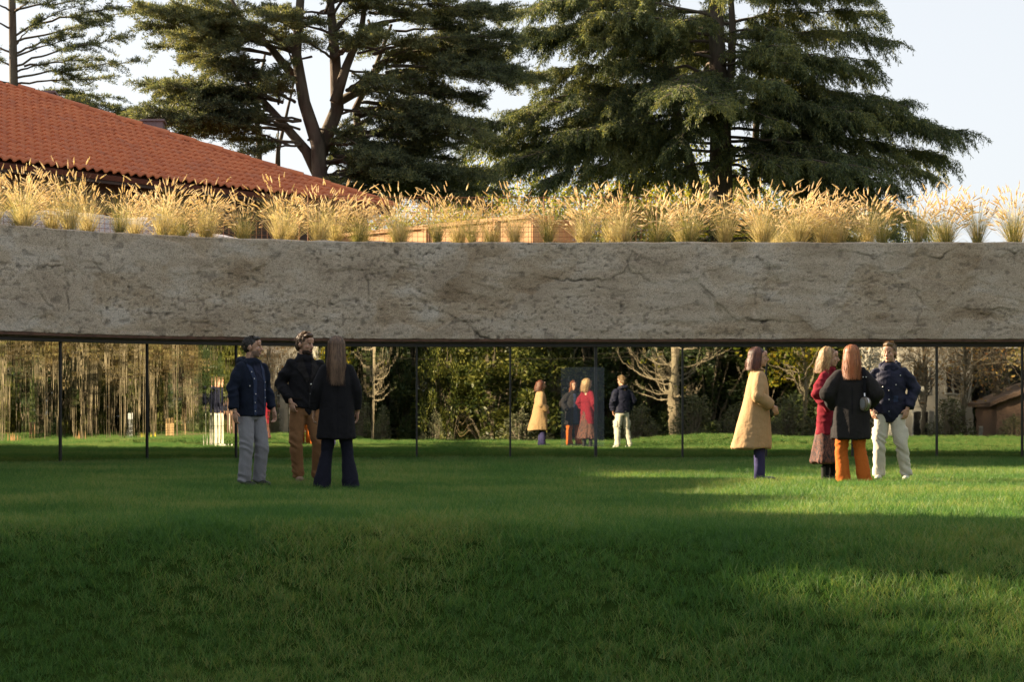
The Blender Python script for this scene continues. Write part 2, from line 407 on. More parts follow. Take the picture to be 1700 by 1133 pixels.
M_RUST = plain('rusty_steel', (.11, .055, .035), .8, .4, 9, .002)
M_BLACK = plain('black_frame', (.012, .012, .013), .45, .2)
M_DARKIN = plain('dark_interior', (.02, .02, .02), .9)
M_STRIP = plain('aged_metal_trim', (.16, .12, .085), .6, .3, 14)
obj('steel_edge', strip(S0, S1, [(.205, BOTZ + .03), (.205, BOTZ - .028), (.15, BOTZ - .028), (.15, BOTZ + .03)]), M_RUST, pav)
obj('trim_strip', strip(S0, S1, [(.145, BOTZ + .02), (.145, BOTZ - .050), (.10, BOTZ - .050), (.10, BOTZ + .02)]), M_STRIP, pav)
obj('window_head', strip(S0, S1, [(.09, BOTZ + .02), (.09, GTOP), (-.06, GTOP), (-.06, BOTZ + .02)]), M_BLACK, pav)
obj('plinth', strip(S0, S1, [(.03, .03), (.03, -.25), (-.15, -.25), (-.15, .03)]), M_BLACK, pav)
obj('interior_wall', strip(S0, S1, [(-.10, GTOP), (-.10, -.1), (-.14, -.1), (-.14, GTOP)]), M_DARKIN, pav)

# mirror glass panes ---------------------------------------------------------------------------
def glassmat(nm='mirror_glass', streak=0):
    t = NT(nm); 
    v = t.coord('Object', (1, 1, .45)); f = t.noise(v, 2.1, 2, .4); g = t.noise(t.coord('Object', (1, 1, .8)), 9, 2, .5)
    t.base((.57, .58, .52)); t.b.inputs['Metallic'].default_value = 1; t.b.inputs['Roughness'].default_value = .012
    b1 = t.n('Bump'); b1.inputs['Distance'].default_value = .0006; t.l(f, b1.inputs['Height'])
    b2 = t.n('Bump'); b2.inputs['Distance'].default_value = .00004; t.l(g, b2.inputs['Height']); t.l(b1.outputs[0], b2.inputs['Normal'])
    if streak:
        h3 = t.noise(t.coord('Object', (1, 1, .04)), 5.5, 3, .5); b3 = t.n('Bump'); b3.inputs['Distance'].default_value = streak; t.l(h3, b3.inputs['Height']); t.l(b3.outputs[0], b1.inputs['Normal'])
    t.l(b2.outputs[0], t.b.inputs['Normal']); return t.m
M_GLASS = glassmat(); M_BENT = glassmat('bent_mirror_glass', .0015); M_BENT2 = glassmat('soft_mirror_glass', .0005)
JP = [100, 244, 392, 542, 692, 847, 989, 1133, 1272, 1415, 1555, 1697]
js = [s_at(p) for p in JP]
while js[0] > S0 + 1.7: js.insert(0, js[0] - 1.64)
while js[-1] < S1 - 1.7: js.append(js[-1] + 1.62)
js = [S0] + js + [S1]
bent = 0
for i, (a, b) in enumerate(zip(js[:-1], js[1:])):
    n = 40 if a < 0 else 2; ss = np.linspace(a + .006, b - .006, n); x, y, _, _ = plan(ss, 0)
    V = np.concatenate([np.stack([x, y, np.full(n, -.03)], -1), np.stack([x, y, np.full(n, GTOP + .02)], -1)])
    F = np.array([(k, k + 1, n + k + 1, n + k) for k in range(n - 1)])
    # exact smooth normals come from the symmetric vertex fan; ends are flat within 1/40 of a pane
    g = obj('glass_pane', np_mesh('glass_pane', V, F, True), M_BENT if b < s_at(400) else M_BENT2 if b < s_at(700) else M_GLASS, pav)
for i, sj in enumerate(js[1:-1]):
    x, y, nxx, nyy = [float(q) for q in plan(sj, 0)]; wide = .075 if i == [k for k, q in enumerate(js[1:-1]) if abs(q - s_at(989)) < .01][0] else .042
    mb = MB(); mb.box((x + nxx * .012, y + nyy * .012, GTOP / 2 - .05), (wide * .7, .04, GTOP + .09), math.atan2(-nxx, -nyy) if nxx else 0)
    mb.build('mullion', M_BLACK, pav)
# pale film sheet stuck on the glass
t = NT('frosted_film'); t.base((.50, .58, .66)); t.b.inputs['Roughness'].default_value = .7
tr = t.n('BsdfTransparent'); ms = t.n('MixShader'); ms.inputs[0].default_value = .05
t.l(tr.outputs[0], ms.inputs[1]); t.l(t.b.outputs[0], ms.inputs[2]); t.l(ms.outputs[0], t.out.inputs[0])
a = px(931, 610, GLY - .03); b = px(1003, 742, GLY - .03)
mb = MB(); mb.box(((a.x + b.x) / 2, GLY - .045, (a.z + b.z) / 2), (b.x - a.x, .004, a.z - b.z))
mb.build('frosted_panel', t.m, pav)

# roof build-up --------------------------------------------------------------------------------
t = NT('roof_soil'); v = t.coord('Object'); f = t.noise(v, 30, 5); t.base(t.ramp(f, [(.3, (.05, .035, .02)), (.6, (.16, .11, .06)), (.8, (.36, .27, .15))])); t.b.inputs['Roughness'].default_value = 1; t.bump(f, .03)
M_SOIL = t.m
obj('roof_bed', strip(S0, S1, [(.19, TOPZ - .04), (.19, TOPZ - .3), (-10, TOPZ - .3), (-10, TOPZ - .04)], .5), M_SOIL, pav)
obj('rear_wall', strip(S0, S1, [(-9.7, TOPZ - .29), (-9.7, -.3), (-9.9, -.3), (-9.9, TOPZ - .29)], .5), plain('rear_concrete', (.25, .24, .22), .9), pav)
# ------------------------------------------------------------------ tiled house behind
house = empty('tiled_house', (0, 0, 0))
tag(house, 'house with a red clay tiled hip roof and dark brown wall behind the grasses', 'house')
CORN = Vector((1.9, 52.5, EYE + (685 - 345) / FPX * 52.5))
E = Vector((-.695, -.719, 0)).normalized()           # along the eave, away from the corner
U = Vector((-.719, .695, 0)).normalized()            # uphill in plan
AL = R(23.8); UP = (U * math.cos(AL) + Vector((0, 0, math.sin(AL)))).normalized(); NRM = E.cross(UP); NRM = NRM if NRM.z > 0 else -NRM
PIT, EXP = .272, .41
def tilecol(name, k):
    t = NT(name); v = t.coord('Object'); f = t.noise(v, 5, 4); oi = t.n('ObjectInfo')
    at = t.n('Attribute'); at.attribute_name = 'rnd'
    ad = t.n('Math', operation='ADD'); t.l(oi.outputs['Random'], ad.inputs[0]); t.l(at.outputs['Fac'], ad.inputs[1])
    fr = t.n('Math', operation='FRACT'); t.l(ad.outputs[0], fr.inputs[0])
    c = t.ramp(fr.outputs[0], [(0, (.44, .115, .050)), (.35, (.56, .155, .058)), (.7, (.62, .18, .066)), (1, (.46, .15, .08))])
    t.base(t.mix(.35, c, t.ramp(f, [(.35, (.36, .11, .05)), (.65, (.62, .20, .08))]))); t.b.inputs['Roughness'].default_value = .75; t.bump(f, .004)
    return t.m
M_TILE = tilecol('clay_tile', 0)
def tile_shape():
    """one interlocking barrel tile in the (E, UP, NRM) frame"""
    V = []; F = []; n = 8; L = EXP + .05
    for k, (l, dz) in enumerate(((-.02, .040), (L, .0))):
        for j in range(n + 1):
            u = j / n; h = .074 * math.sin(math.pi * min(1, u / .72)) if u < .72 else .004
            V.append((u * PIT * 1.04, l, h + dz))
    for j in range(n + 1): V.append((V[j][0], -.02, V[j][2] - .034))
    for j in range(n):
        F.append((j, j + 1, n + 2 + j, n + 1 + j)); F.append((2 * n + 2 + j, 2 * n + 3 + j, j + 1, j))
    return V, F
MROT = Matrix((tuple(E), tuple(UP), tuple(NRM))).transposed()
def hip_limit(v):  # eave distance where the hip stands at slope distance v
    return v * math.cos(AL)
tiles = []
for r in range(24):
    v0 = r * EXP
    for c in range(110):
        u0 = c * PIT
        if u0 < hip_limit(v0) - .12: continue
        p = CORN + E * u0 + UP * v0
        pxx = 545 + FPX * p.x / p.y; pyy = 685 - FPX * (p.z - EYE) / p.y
        if pxx < -240 or v0 > 8.9: continue
        tiles.append((pxx > -15 and pyy > -5, -p.y, u0, v0))
tiles.sort(key=lambda q: (not q[0], -q[1]))
roof = obj('roof', None, None, house) if False else None
mb = MB(); T = 24
LN = 26
a0 = CORN - NRM * .05
top = 9.3
pts = [a0, a0 + E * LN, a0 + E * LN + UP * top, a0 + E * hip_limit(top) + UP * top]
th = -NRM * .12
mb.add([*pts, *[p + th for p in pts]], [(0, 1, 2, 3), (7, 6, 5, 4), (0, 4, 5, 1), (1, 5, 6, 2), (2, 6, 7, 3), (3, 7, 4, 0)])
# second slope, round the corner
E2 = -U * -1; D2 = Vector((.695, .719, 0)); UP2 = (-D2 * math.cos(AL) + Vector((0, 0, math.sin(AL)))).normalized()
q = [a0, a0 + U * 18.6, a0 + U * 9.3 * 1 + UP2 * top + Vector((0, 0, 0)), a0 + E * hip_limit(top) + UP * top]
q2 = [a0, a0 + E * hip_limit(top) + UP * top, a0 + U * 16, ]
mb.add([*q2, *[p - Vector((0, 0, .12)) for p in q2]], [(0, 1, 2), (5, 4, 3), (0, 3, 4, 1), (1, 4, 5, 2), (2, 5, 3, 0)])
roof = mb.build('roof', plain('roof_underlay', (.16, .05, .03), .9), house)
tv, tf = tile_shape(); tme = bpy.data.meshes.new('roof_tile'); tme.from_pydata([tuple(MROT @ Vector(v)) for v in tv], [], tf); tme.update(); tme.materials.append(M_TILE)
tme.polygons.foreach_set('use_smooth', [i % 2 == 0 for i in range(len(tme.polygons))])
rr = random.Random(3)
for k, (vis, _, u0, v0) in enumerate(tiles[:298]):
    o = bpy.data.objects.new('roof_tile', tme); COL.objects.link(o); o.parent = roof
    o.location = CORN + E * (u0 + rr.uniform(-.008, .008)) + UP * (v0 + rr.uniform(-.012, .012)) + NRM * rr.uniform(0, .006)
rest = tiles[298:]; V = []; F = []; rn = []
for (_, _, u0, v0) in rest:
    b = len(V); base = CORN + E * (u0 + rr.uniform(-.008, .008)) + UP * (v0 + rr.uniform(-.012, .012)); q_ = rr.random()
    V += [tuple(base + MROT @ Vector(v)) for v in tv]; F += [tuple(i + b for i in f) for f in tf]; rn += [q_] * len(tf)
me = np_mesh('roof_tiles_mass', V, F); set_rnd(me, rn); me.polygons.foreach_set('use_smooth', [i % 2 == 0 for i in range(len(me.polygons))])
tag(obj('distant_roof_tiles', me, M_TILE, roof), kind='stuff')
# ridge caps along the hip
HIPD = (E * hip_limit(1) + UP).normalized()
side = HIPD.cross(NRM).normalized(); upn = side.cross(HIPD); upn = upn if upn.z > 0 else -upn
def cap_mesh():
    mb = MB(); n = 8
    V = []; 
    for (l, rad) in ((-.03, .135), (.44, .115), (-.03, .115)):
        for j in range(n + 1):
            th = math.pi * j / n; V.append(HIPD * l + side * math.cos(th) * rad * 1.1 + upn * math.sin(th) * rad * .85)
    F = [(j, j + 1, n + 2 + j, n + 1 + j) for j in range(n)] + [(j + 2 * n + 2, j + 1 + 2 * n + 2, j + 1, j) for j in range(n)]
    mb.add(V, F); return mb.mesh('ridge_tile')
cme = cap_mesh(); cme.materials.append(M_TILE)
Lh = CORN + NRM * .055
for k in range(28):
    o = bpy.data.objects.new('ridge_tile', cme); COL.objects.link(o); o.parent = roof
    o.location = Lh + HIPD * (k * .40) + upn * (.012 * (k % 2)) + Vector((0, 0, rr.uniform(-.008, .008)))
# mortar bed under the ridge
mb = MB(); mb.tube([Lh - upn * .05 + HIPD * .05, Lh - upn * .05 + HIPD * 11], [.11, .11], 6); mb.build('ridge_mortar', plain('mortar', (.20, .09, .07), .95, .3, 20, .01), roof)
# walls, fascia board
W_IN = .55
c0 = CORN + U * W_IN * 1 - Vector((.695, .719, 0)) * W_IN; c0.z = 0
zt = CORN.z - .05
M_WALLB = plain('dark_render', (.075, .045, .032), .9, .2, 6, .004)
mb = MB(); ln = 24
e1 = c0 + E * ln; u1 = c0 + U * 13; zz = Vector((0, 0, zt))
mb.add([c0, e1, e1 + U * 13, u1, c0 + zz, e1 + zz, e1 + U * 13 + zz, u1 + zz], [(0, 1, 5, 4), (1, 2, 6, 5), (2, 3, 7, 6), (3, 0, 4, 7), (4, 5, 6, 7)])
mb.build('wall', M_WALLB, house)
mb = MB(); f0 = CORN - Vector((0, 0, .17)) - U * .01
mid = f0 + E * 12 ; mb.box(mid + U * .12, (24, .03, .13), math.atan2(E.y, E.x)); mb.build('fascia_board', plain('brown_board', (.06, .035, .025), .8), house)
# two slate-coloured chimney boxes beyond the hip
for (x0, x1, y0, y1) in ((62, 92, 157, 185), (237, 272, 204, 235)):
    Y = 55.0; a = px(x0, y0, Y); b = px(x1, y1, Y)
    mb = MB(); mb.box(((a.x + b.x) / 2, Y, (a.z + b.z) / 2 - .2), (b.x - a.x, .7, a.z - b.z + .4)); mb.box(((a.x + b.x) / 2, Y, a.z + .03), (b.x - a.x + .1, .8, .06))
    mb.build('chimney', plain('slate_metal', (.20, .15, .16), .7), roof)

# ------------------------------------------------------------------ on the pavilion roof
M_PLANK = None
t = NT('sunlit_plywood'); v = t.coord('Object', (1, 1, 6)); f = t.noise(v, 5, 6, .7); g = t.noise(t.coord('Object'), 2.2, 3)
t.base(t.mix(.45, t.ramp(f, [(.3, (.42, .22, .09)), (.55, (.62, .36, .16)), (.75, (.72, .47, .25))]), t.ramp(g, [(.4, (.50, .24, .09)), (.6, (.68, .42, .21))])))
t.b.inputs['Roughness'].default_value = .8; t.bump(f, .004); M_PLY = t.m
def board_box(A, B, H, label, depth=.7):
    """row of upright plywood boards between plan points A and B, with a rail on top and a post at each joint"""
    A = Vector(A); B = Vector(B); d = B - A; L = d.length; d.normalize(); nrm = Vector((-d.y, d.x, 0)); nrm = nrm if nrm.y > 0 else -nrm
    root = empty('plywood_box', (A.x, A.y, A.z)); tag(root, label, 'planter box', 'plywood boxes on the roof')
    loc = lambda p: Vector(p) - A
    n = max(1, round(L / .95)); w = L / n; ang = math.atan2(d.y, d.x)
    for i in range(n):
        mb = MB(); c = A + d * (w * (i + .5)) + nrm * (.004 * (i % 2)) + Vector((0, 0, (H - .11) / 2 + .045)); mb.box(loc(c), (w - .008, .022, H - .13), ang)
        mb.build('board', M_PLY, root)
        mb = MB(); c = A + d * (w * i + .01) - nrm * .03 + Vector((0, 0, H / 2 + .01)); mb.box(loc(c), (.05, .04, H - .10), ang); mb.build('post', M_PLY, root)
    mb = MB(); c = A + d * L / 2 - nrm * .02 + Vector((0, 0, H - .045)); mb.box(loc(c), (L + .04, .06, .08), ang); mb.build('top_rail', M_PLY, root)
    mb = MB(); c = A + d * L / 2 + nrm * depth + Vector((0, 0, H / 2)); mb.box(loc(c), (L, .02, H), ang)
    for q in (0, L): c = A + d * q + nrm * (depth / 2 + .02) + Vector((0, 0, H / 2)); mb.box(loc(c), (.02, depth - .06, H - .02), ang)
    mb.build('inner_frame', M_PLY, root)
    mb = MB(); c = A + d * L / 2 - nrm * .035 + Vector((0, 0, .0)); mb.box(loc(c), (L, .05, .08), ang); mb.build('base_rail', plain('dark_base_timber', (.07, .03, .02), .9), root)
    return root
ZR = TOPZ - .04
board_box((.1, 42.0, ZR), (4.15, 37.6, ZR), .88, 'long orange plywood box running back behind the grass clumps left of centre')
board_box((4.30, 37.9, ZR), (5.04, 37.75, ZR), .78, 'short orange plywood box standing just right of the long plywood one')

# rusty mesh fence: posts, rails and fine bars
M_MESH = plain('rusty_mesh', (.20, .085, .04), .85, .4, 12)
def mesh_fence(sa, sb, off, h, label, bay=2.0):
    x, y, _, _ = [float(q) for q in plan(sa, off)]
    root = empty('mesh_fence', (0, 0, 0)); tag(root, label, 'fence', 'rusty mesh fences behind the grasses')
    n = max(1, round((sb - sa) / bay)); ss = np.linspace(sa, sb, n + 1)
    P = lambda s, z: Vector((float(plan(s, off)[0]), float(plan(s, off)[1]), z))
    for s in ss:
        mb = MB(); mb.tube([P(s, ZR - .05), P(s, ZR + h + .02)], .014, 6); mb.build('post', M_MESH, root)
    for a, b in zip(ss[:-1], ss[1:]):
        mb = MB()
        for z in np.linspace(.06, h, int(h / .10) + 1):
            pts = [P(q, ZR + z) for q in np.linspace(a, b, 5)]; mb.tube(pts, .0042 if z < h - .01 else .010, 4, False)
        for q in np.arange(a + .1, b, .10): mb.tube([P(q, ZR), P(q, ZR + h)], .0042, 4, False)
        mb.build('mesh_panel', M_MESH, root)
mesh_fence(s_at(-50), s_at(520), -1.15, .52, 'low rusty wire mesh fence in front of the pale gravel at left')
mesh_fence(s_at(530), s_at(1105), -.95, 1.02, 'taller rusty wire mesh fence in front of the plywood boxes')
# pale gravel bank at left
t = NT('pale_gravel'); v = t.coord('Object'); f = t.noise(v, 26, 4, .7); t.base(t.ramp(f, [(.3, (.20, .19, .20)), (.5, (.42, .40, .42)), (.7, (.62, .60, .62))])); t.b.inputs['Roughness'].default_value = .95; t.bump(f, .03)
n = 120; ss = np.linspace(s_at(-80), s_at(590), n); V = []
for (o_, z_) in ((-1.35, 0), (-1.5, .22), (-1.75, .42), (-2.3, .62), (-3.2, .70), (-4.2, .5), (-4.6, 0)):
    x, y, _, _ = plan(ss, o_); q = np.stack([x, y, ss * 0], -1)
    fade = sstep(ss[-1], ss[-1] - 3.5, ss)
    V.append(np.stack([x, y, ZR - .01 + z_ * fade * (1 + .25 * vn(q * 1.5, 5)) + .02 * vn(q * 9, 6)], -1))
V = np.concatenate(V); I = np.arange(7 * n).reshape(7, n); F = np.stack([I[:-1, :-1], I[1:, :-1], I[1:, 1:], I[:-1, 1:]], -1).reshape(-1, 4)
tag(obj('gravel_bank', np_mesh('gravel_bank', V, F, True), t.m), 'pale grey gravel bank behind the low mesh fence', 'gravel', kind='stuff')

# ------------------------------------------------------------------ fountain grass clumps
def grassmats():
    out = {}
    for k, cols in {'straw': [(.20, .19, .07), (.46, .39, .21), (.70, .60, .38)], 'green': [(.09, .12, .03), (.25, .25, .09), (.54, .43, .21)]}.items():
        out[k] = leafmat('blades_' + k, cols, .45, .6, 3)
    out['plume'] = leafmat('plume', [(.56, .44, .32), (.75, .63, .50), (.87, .80, .69)], .5, .8, 6)
    return out
GM = grassmats()
def ribbon(V, F, p0, d0, L, w, bend, rng, seg=5):
    """arched tapering blade"""
    p = Vector(p0); d = Vector(d0).normalized(); out = Vector((d.x, d.y, 0)); out = out.normalized() if out.length > .01 else Vector((1, 0, 0))
    sd = d.cross(Vector((rng.uniform(-1, 1), rng.uniform(-1, 1), .2))).normalized(); b = len(V)
    for i in range(seg + 1):
        t_ = i / seg; ww = w * (1 - t_ ** 1.6) + .0006
        V.append(tuple(p - sd * ww / 2)); V.append(tuple(p + sd * ww / 2))
        d = (d + out * bend / seg * (.4 + t_) - Vector((0, 0, bend * .9 * t_ * t_ / seg * 2))).normalized(); p = p + d * (L / seg)
    for i in range(seg): F.append((b + 2 * i, b + 2 * i + 1, b + 2 * i + 3, b + 2 * i + 2))
    return p, d
def clump_meshes(seed, nb, npl, h, spread, mat):
    rng = random.Random(seed); V = []; F = []
    for _ in range(nb):
        a = rng.uniform(0, 2 * math.pi); r = rng.uniform(0, .075) ; lean = abs(rng.gauss(0, .32)) * spread
        d = Vector((math.cos(a) * lean, math.sin(a) * lean, 1))
        L = h * rng.uniform(.42, 1.02) * (1.1 if lean < .4 else .95)
        ribbon(V, F, (math.cos(a) * r, math.sin(a) * r, -.02), d, L, rng.uniform(.0024, .0044), rng.uniform(.05, .8), rng)
    for _ in range(nb // 3):   # litter and short basal blades
        a = rng.uniform(0, 2 * math.pi); r = rng.uniform(0, .14); d = Vector((math.cos(a), math.sin(a), rng.uniform(.3, 1.2)))
        ribbon(V, F, (math.cos(a) * r, math.sin(a) * r, -.01), d, rng.uniform(.08, .3), .005, rng.uniform(.4, 1.5), rng, 3)
    mb = np_mesh('blades', V, F); set_rnd(mb, np.repeat(RNG.random(len(F) // 1 + 1), 1)[:len(F)]); mb.materials.append(mat)
    V = []; F3 = []
    lean0 = rng.uniform(-.18, .22)
    for _ in range(npl):
        a = rng.uniform(0, 2 * math.pi); lean = abs(rng.gauss(0, .33)) * spread
        d = Vector((math.cos(a) * lean + lean0, math.sin(a) * lean, 1)); L = h * rng.triangular(.42, 1.22, .74)
        Q = []; ribV = []; ribF = []
        p, dd = ribbon(V, F3, (0, 0, 0), d, L, .0028, rng.uniform(.1, .8), rng, 6)
        # plume: spindle of bristles
        PL = rng.uniform(.11, .19); rad = rng.uniform(.014, .021); dd = (dd + Vector((0, 0, -.0))).normalized(); a1 = dd.orthogonal().normalized(); a2 = dd.cross(a1)
        nb0 = len(V); rings = [(.0, .35), (.22, 1), (.6, .9), (1, .08)]; curve = Vector((dd.x, dd.y, -.3)) * rng.uniform(-.02, .05)
        for (t_, q) in rings:
            for j in range(5):
                th = 2 * math.pi * j / 5; V.append(tuple(p + dd * (t_ * PL) + curve * t_ * t_ + (a1 * math.cos(th) + a2 * math.sin(th)) * rad * q * .62))
        for i in range(3):
            for j in range(5): F3.append((nb0 + i * 5 + j, nb0 + i * 5 + (j + 1) % 5, nb0 + i * 5 + 5 + (j + 1) % 5, nb0 + i * 5 + 5 + j))
        for _b in range(34):
            t_ = rng.random() ** .8; th = rng.uniform(0, 6.283); o_ = (a1 * math.cos(th) + a2 * math.sin(th)); c = p + dd * (t_ * PL) + curve * t_ * t_
            q = (1 - abs(t_ - .35) * 1.1); e = c + o_ * rad * 1.35 * q + dd * .014; s_ = dd.cross(o_) * .0022
            b = len(V); V += [tuple(c - s_), tuple(c + s_), tuple(e + s_ * .3), tuple(e - s_ * .3)]; F3.append((b, b + 1, b + 2, b + 3))
    mp = np_mesh('plumes', V, F3); set_rnd(mp, RNG.random(len(F3))); mp.materials.append(GM['plume'])
    return mb, mp
VAR = [clump_meshes(10, 380, 84, .88, 1.0, GM['straw']), clump_meshes(11, 360, 66, 1.0, .95, GM['straw']), clump_meshes(12, 400, 90, .82, 1.25, GM['green']),
       clump_meshes(13, 370, 72, .95, .8, GM['green']), clump_meshes(14, 390, 104, .9, 1.15, GM['straw']), clump_meshes(15, 300, 26, .98, .8, GM['green']), clump_meshes(16, 300, 30, .86, 1.0, GM['green'])]
def clump(pos, var, sc, rz, label, group, hz=1.0):
    r = empty('fountain_grass', pos, rz); r.scale = (sc, sc, sc * hz); tag(r, label, 'grass clump', group, 'thing')
    for nme, me in (('blades', VAR[var][0]), ('plumes', VAR[var][1])):
        o = bpy.data.objects.new(nme, me); COL.objects.link(o); o.parent = r
CL = [(5,0,.95,'cut by the left edge of the photo'),(54,4,1.0,'with its tall plumes in front of the dark eave at far left'),(128,1,1.05,'holding the three tallest plumes under the tile edge at left'),
 (214,3,.85,'upright and green-based between two mesh gaps at left'),(278,4,1.0,'dense with drooping plumes under the lowest left eave'),(312,2,.6,'small and green squeezed beside the dense left one'),(350,0,1.0,'bushy and golden above the fold in the concrete crack'),
 (412,2,.9,'green-based and low above the left man in navy'),(474,1,1.0,'fanned wide above the bearded man'),(536,4,1.0,'straw coloured just left of the long plywood box'),(598,2,.9,'short and dark at the thin end of the plywood box'),
 (668,1,.9,'loose and green with tall plumes against the cedar'),(728,3,.88,'green in front of the plywood boards'),(786,5,.8,'small and spare in front of the plywood boards'),(858,1,.95,'large at the high corner of the long plywood box'),
 (912,3,.85,'slim in front of the gap between the plywood boxes'),(974,4,1.0,'dense right of the short plywood box'),(1040,0,1.0,'above the mirror image of the navy jacket'),(1096,2,1.0,'brown and low beside the trailing one'),(1150,2,1.05,'trailing its plumes over the concrete edge'),
 (1208,1,1.0,'leaning left in front of the big cedar trunk'),(1274,4,1.12,'largest and densest above the woman in the camel coat'),(1332,0,1.0,'rounded and golden right of the largest one'),(1374,4,.95,'crowded above the blonde woman'),(1404,0,.9,'tangled above the red haired woman'),(1430,6,.6,'small and thin before the first sky gap'),
 (1470,6,1.0,'first one fully against open sky'),(1532,3,.95,'second one against open sky, dark green at the base'),(1580,6,1.0,'third one against open sky'),(1630,3,1.0,'fourth one against open sky with brown plumes'),(1690,5,1.0,'cut by the right edge of the photo')]
rr = random.Random(5)
for (p, v_, sc, words) in CL:
    s = sf_at(p); off = rr.uniform(-.18, -.02) + .02; x, y, _, _ = [float(q) for q in plan(s, off)]
    clump((x, y, ZR - .01), v_, sc * .98, rr.uniform(0, 6.28), 'fountain grass clump ' + words, 'feathery grass clumps along the roof edge')
used_rear = {}
def rear_label(s, off):
    j = min(range(len(CL)), key=lambda i: abs(sf_at(CL[i][0]) - s)); key = (j, off < -1); used_rear[key] = used_rear.get(key, 0) + 1
    return 'grass clump ' + ('well back' if off < -1 else 'close') + ' behind front clump ' + nth(j) + ' from left' + (', right of its neighbour' if used_rear[key] == 2 else ', rightmost but one' if used_rear[key] == 3 else ', at the roof end' if used_rear[key] > 3 else '')
for s in np.arange(s_at(-60), S1 - .3, .74):
    for (off, pr) in ((-.62, .75), (-2.6, .22)):
        if rr.random() < pr and not (s > s_at(1440) and off < -1):
            ss_ = s + rr.uniform(-.2, .2); x, y, _, _ = [float(q) for q in plan(ss_, off + rr.uniform(-.12, .12))]
            clump((x, y, ZR - .01), rr.choice([0, 1, 2, 4]), rr.uniform(.8, 1.08), rr.uniform(0, 6.28), rear_label(s, off), 'grass clumps in the rear rows of the roof')
# plumes hanging over the edge (part of the trailing clump's look)
# straw litter and pale blue asters
V = []; F = []
for _ in range(2600):
    s = rr.uniform(s_at(-40), S1 - .2); off = rr.uniform(-.5, .17); x, y, _, _ = [float(q) for q in plan(s, off)]; a = rr.uniform(0, 6.28); L = rr.uniform(.04, .13)
    d = Vector((math.cos(a) * L, math.sin(a) * L, rr.uniform(0, .05))); w = Vector((-d.y, d.x, 0)).normalized() * .004; p = Vector((x, y, ZR + .002 + rr.uniform(0, .015))); b = len(V)
    V += [tuple(p - w), tuple(p + w), tuple(p + d + w), tuple(p + d - w)]; F.append((b, b + 1, b + 2, b + 3))
me = np_mesh('straw', V, F); set_rnd(me, RNG.random(len(F))); tag(obj('straw_litter', me, GM['straw']), 'dry straw lying between the grass clumps', 'straw', kind='stuff')
M_ASTER = plain('aster_petals', (.55, .60, .85), .8)
for (p, w) in ((990, 'pale blue aster flowering in front of the mesh near the short plywood box'), (1064, 'sparse pale blue aster beside the low brown grass clump')):
    s = sf_at(p); x, y, _, _ = [float(q) for q in plan(s, -.22)]; root = empty('aster_plant', (x, y, ZR)); tag(root, w, 'flower', 'pale blue asters')
    mb = MB(); st = MB()
    for _ in range(46 if p == 990 else 14):
        q = Vector((rr.gauss(0, .14), rr.gauss(0, .06), rr.uniform(.08, .48))); st.tube([(q.x * .3, q.y * .3, 0), (q.x * .7, q.y * .7, q.z * .6), q], .0025, 3, False)
        for k2 in range(6):
            a = k2 * 1.047; c = Vector((math.cos(a), -.3, math.sin(a))) * .016; mb.add([q, q + c + Vector((.005, 0, .002)), q + c * 1.25, q + c - Vector((.005, 0, .002))], [(0, 1, 2, 3)])
    mb.build('petals', M_ASTER, root); st.build('stems', GM['green'], root)
# ------------------------------------------------------------------ trees
def tri_leaves(P, D, L, W, rng, curl=0):
    """kite-shaped leaves/needles: P (n,3) roots, D (n,3) directions, L, W arrays -> verts, quads"""
    n = len(P); D = D / np.maximum(1e-6, np.linalg.norm(D, axis=1, keepdims=True)); r = rng.normal(size=(n, 3)); S = np.cross(D, r); S /= np.maximum(1e-6, np.linalg.norm(S, axis=1, keepdims=True))
    L = L[:, None]; W = W[:, None]; V = np.stack([P, P + D * L * .45 + S * W * .5, P + D * L, P + D * L * .45 - S * W * .5], 1).reshape(-1, 3)
    return V, np.arange(4 * n).reshape(n, 4)
def clean(v): 
    v = np.asarray(v, float); return v
M_CEDBARK = bark('cedar_bark', (.105, .075, .058), 6)
M_CED1 = leafmat('atlas_cedar_needles', [(.045, .058, .038), (.095, .122, .074), (.155, .175, .088), (.25, .245, .105)], .38, .6, .45)
M_CED2 = leafmat('deodar_needles', [(.036, .056, .030), (.082, .112, .056), (.15, .175, .068), (.27, .265, .085)], .38, .6, .4)

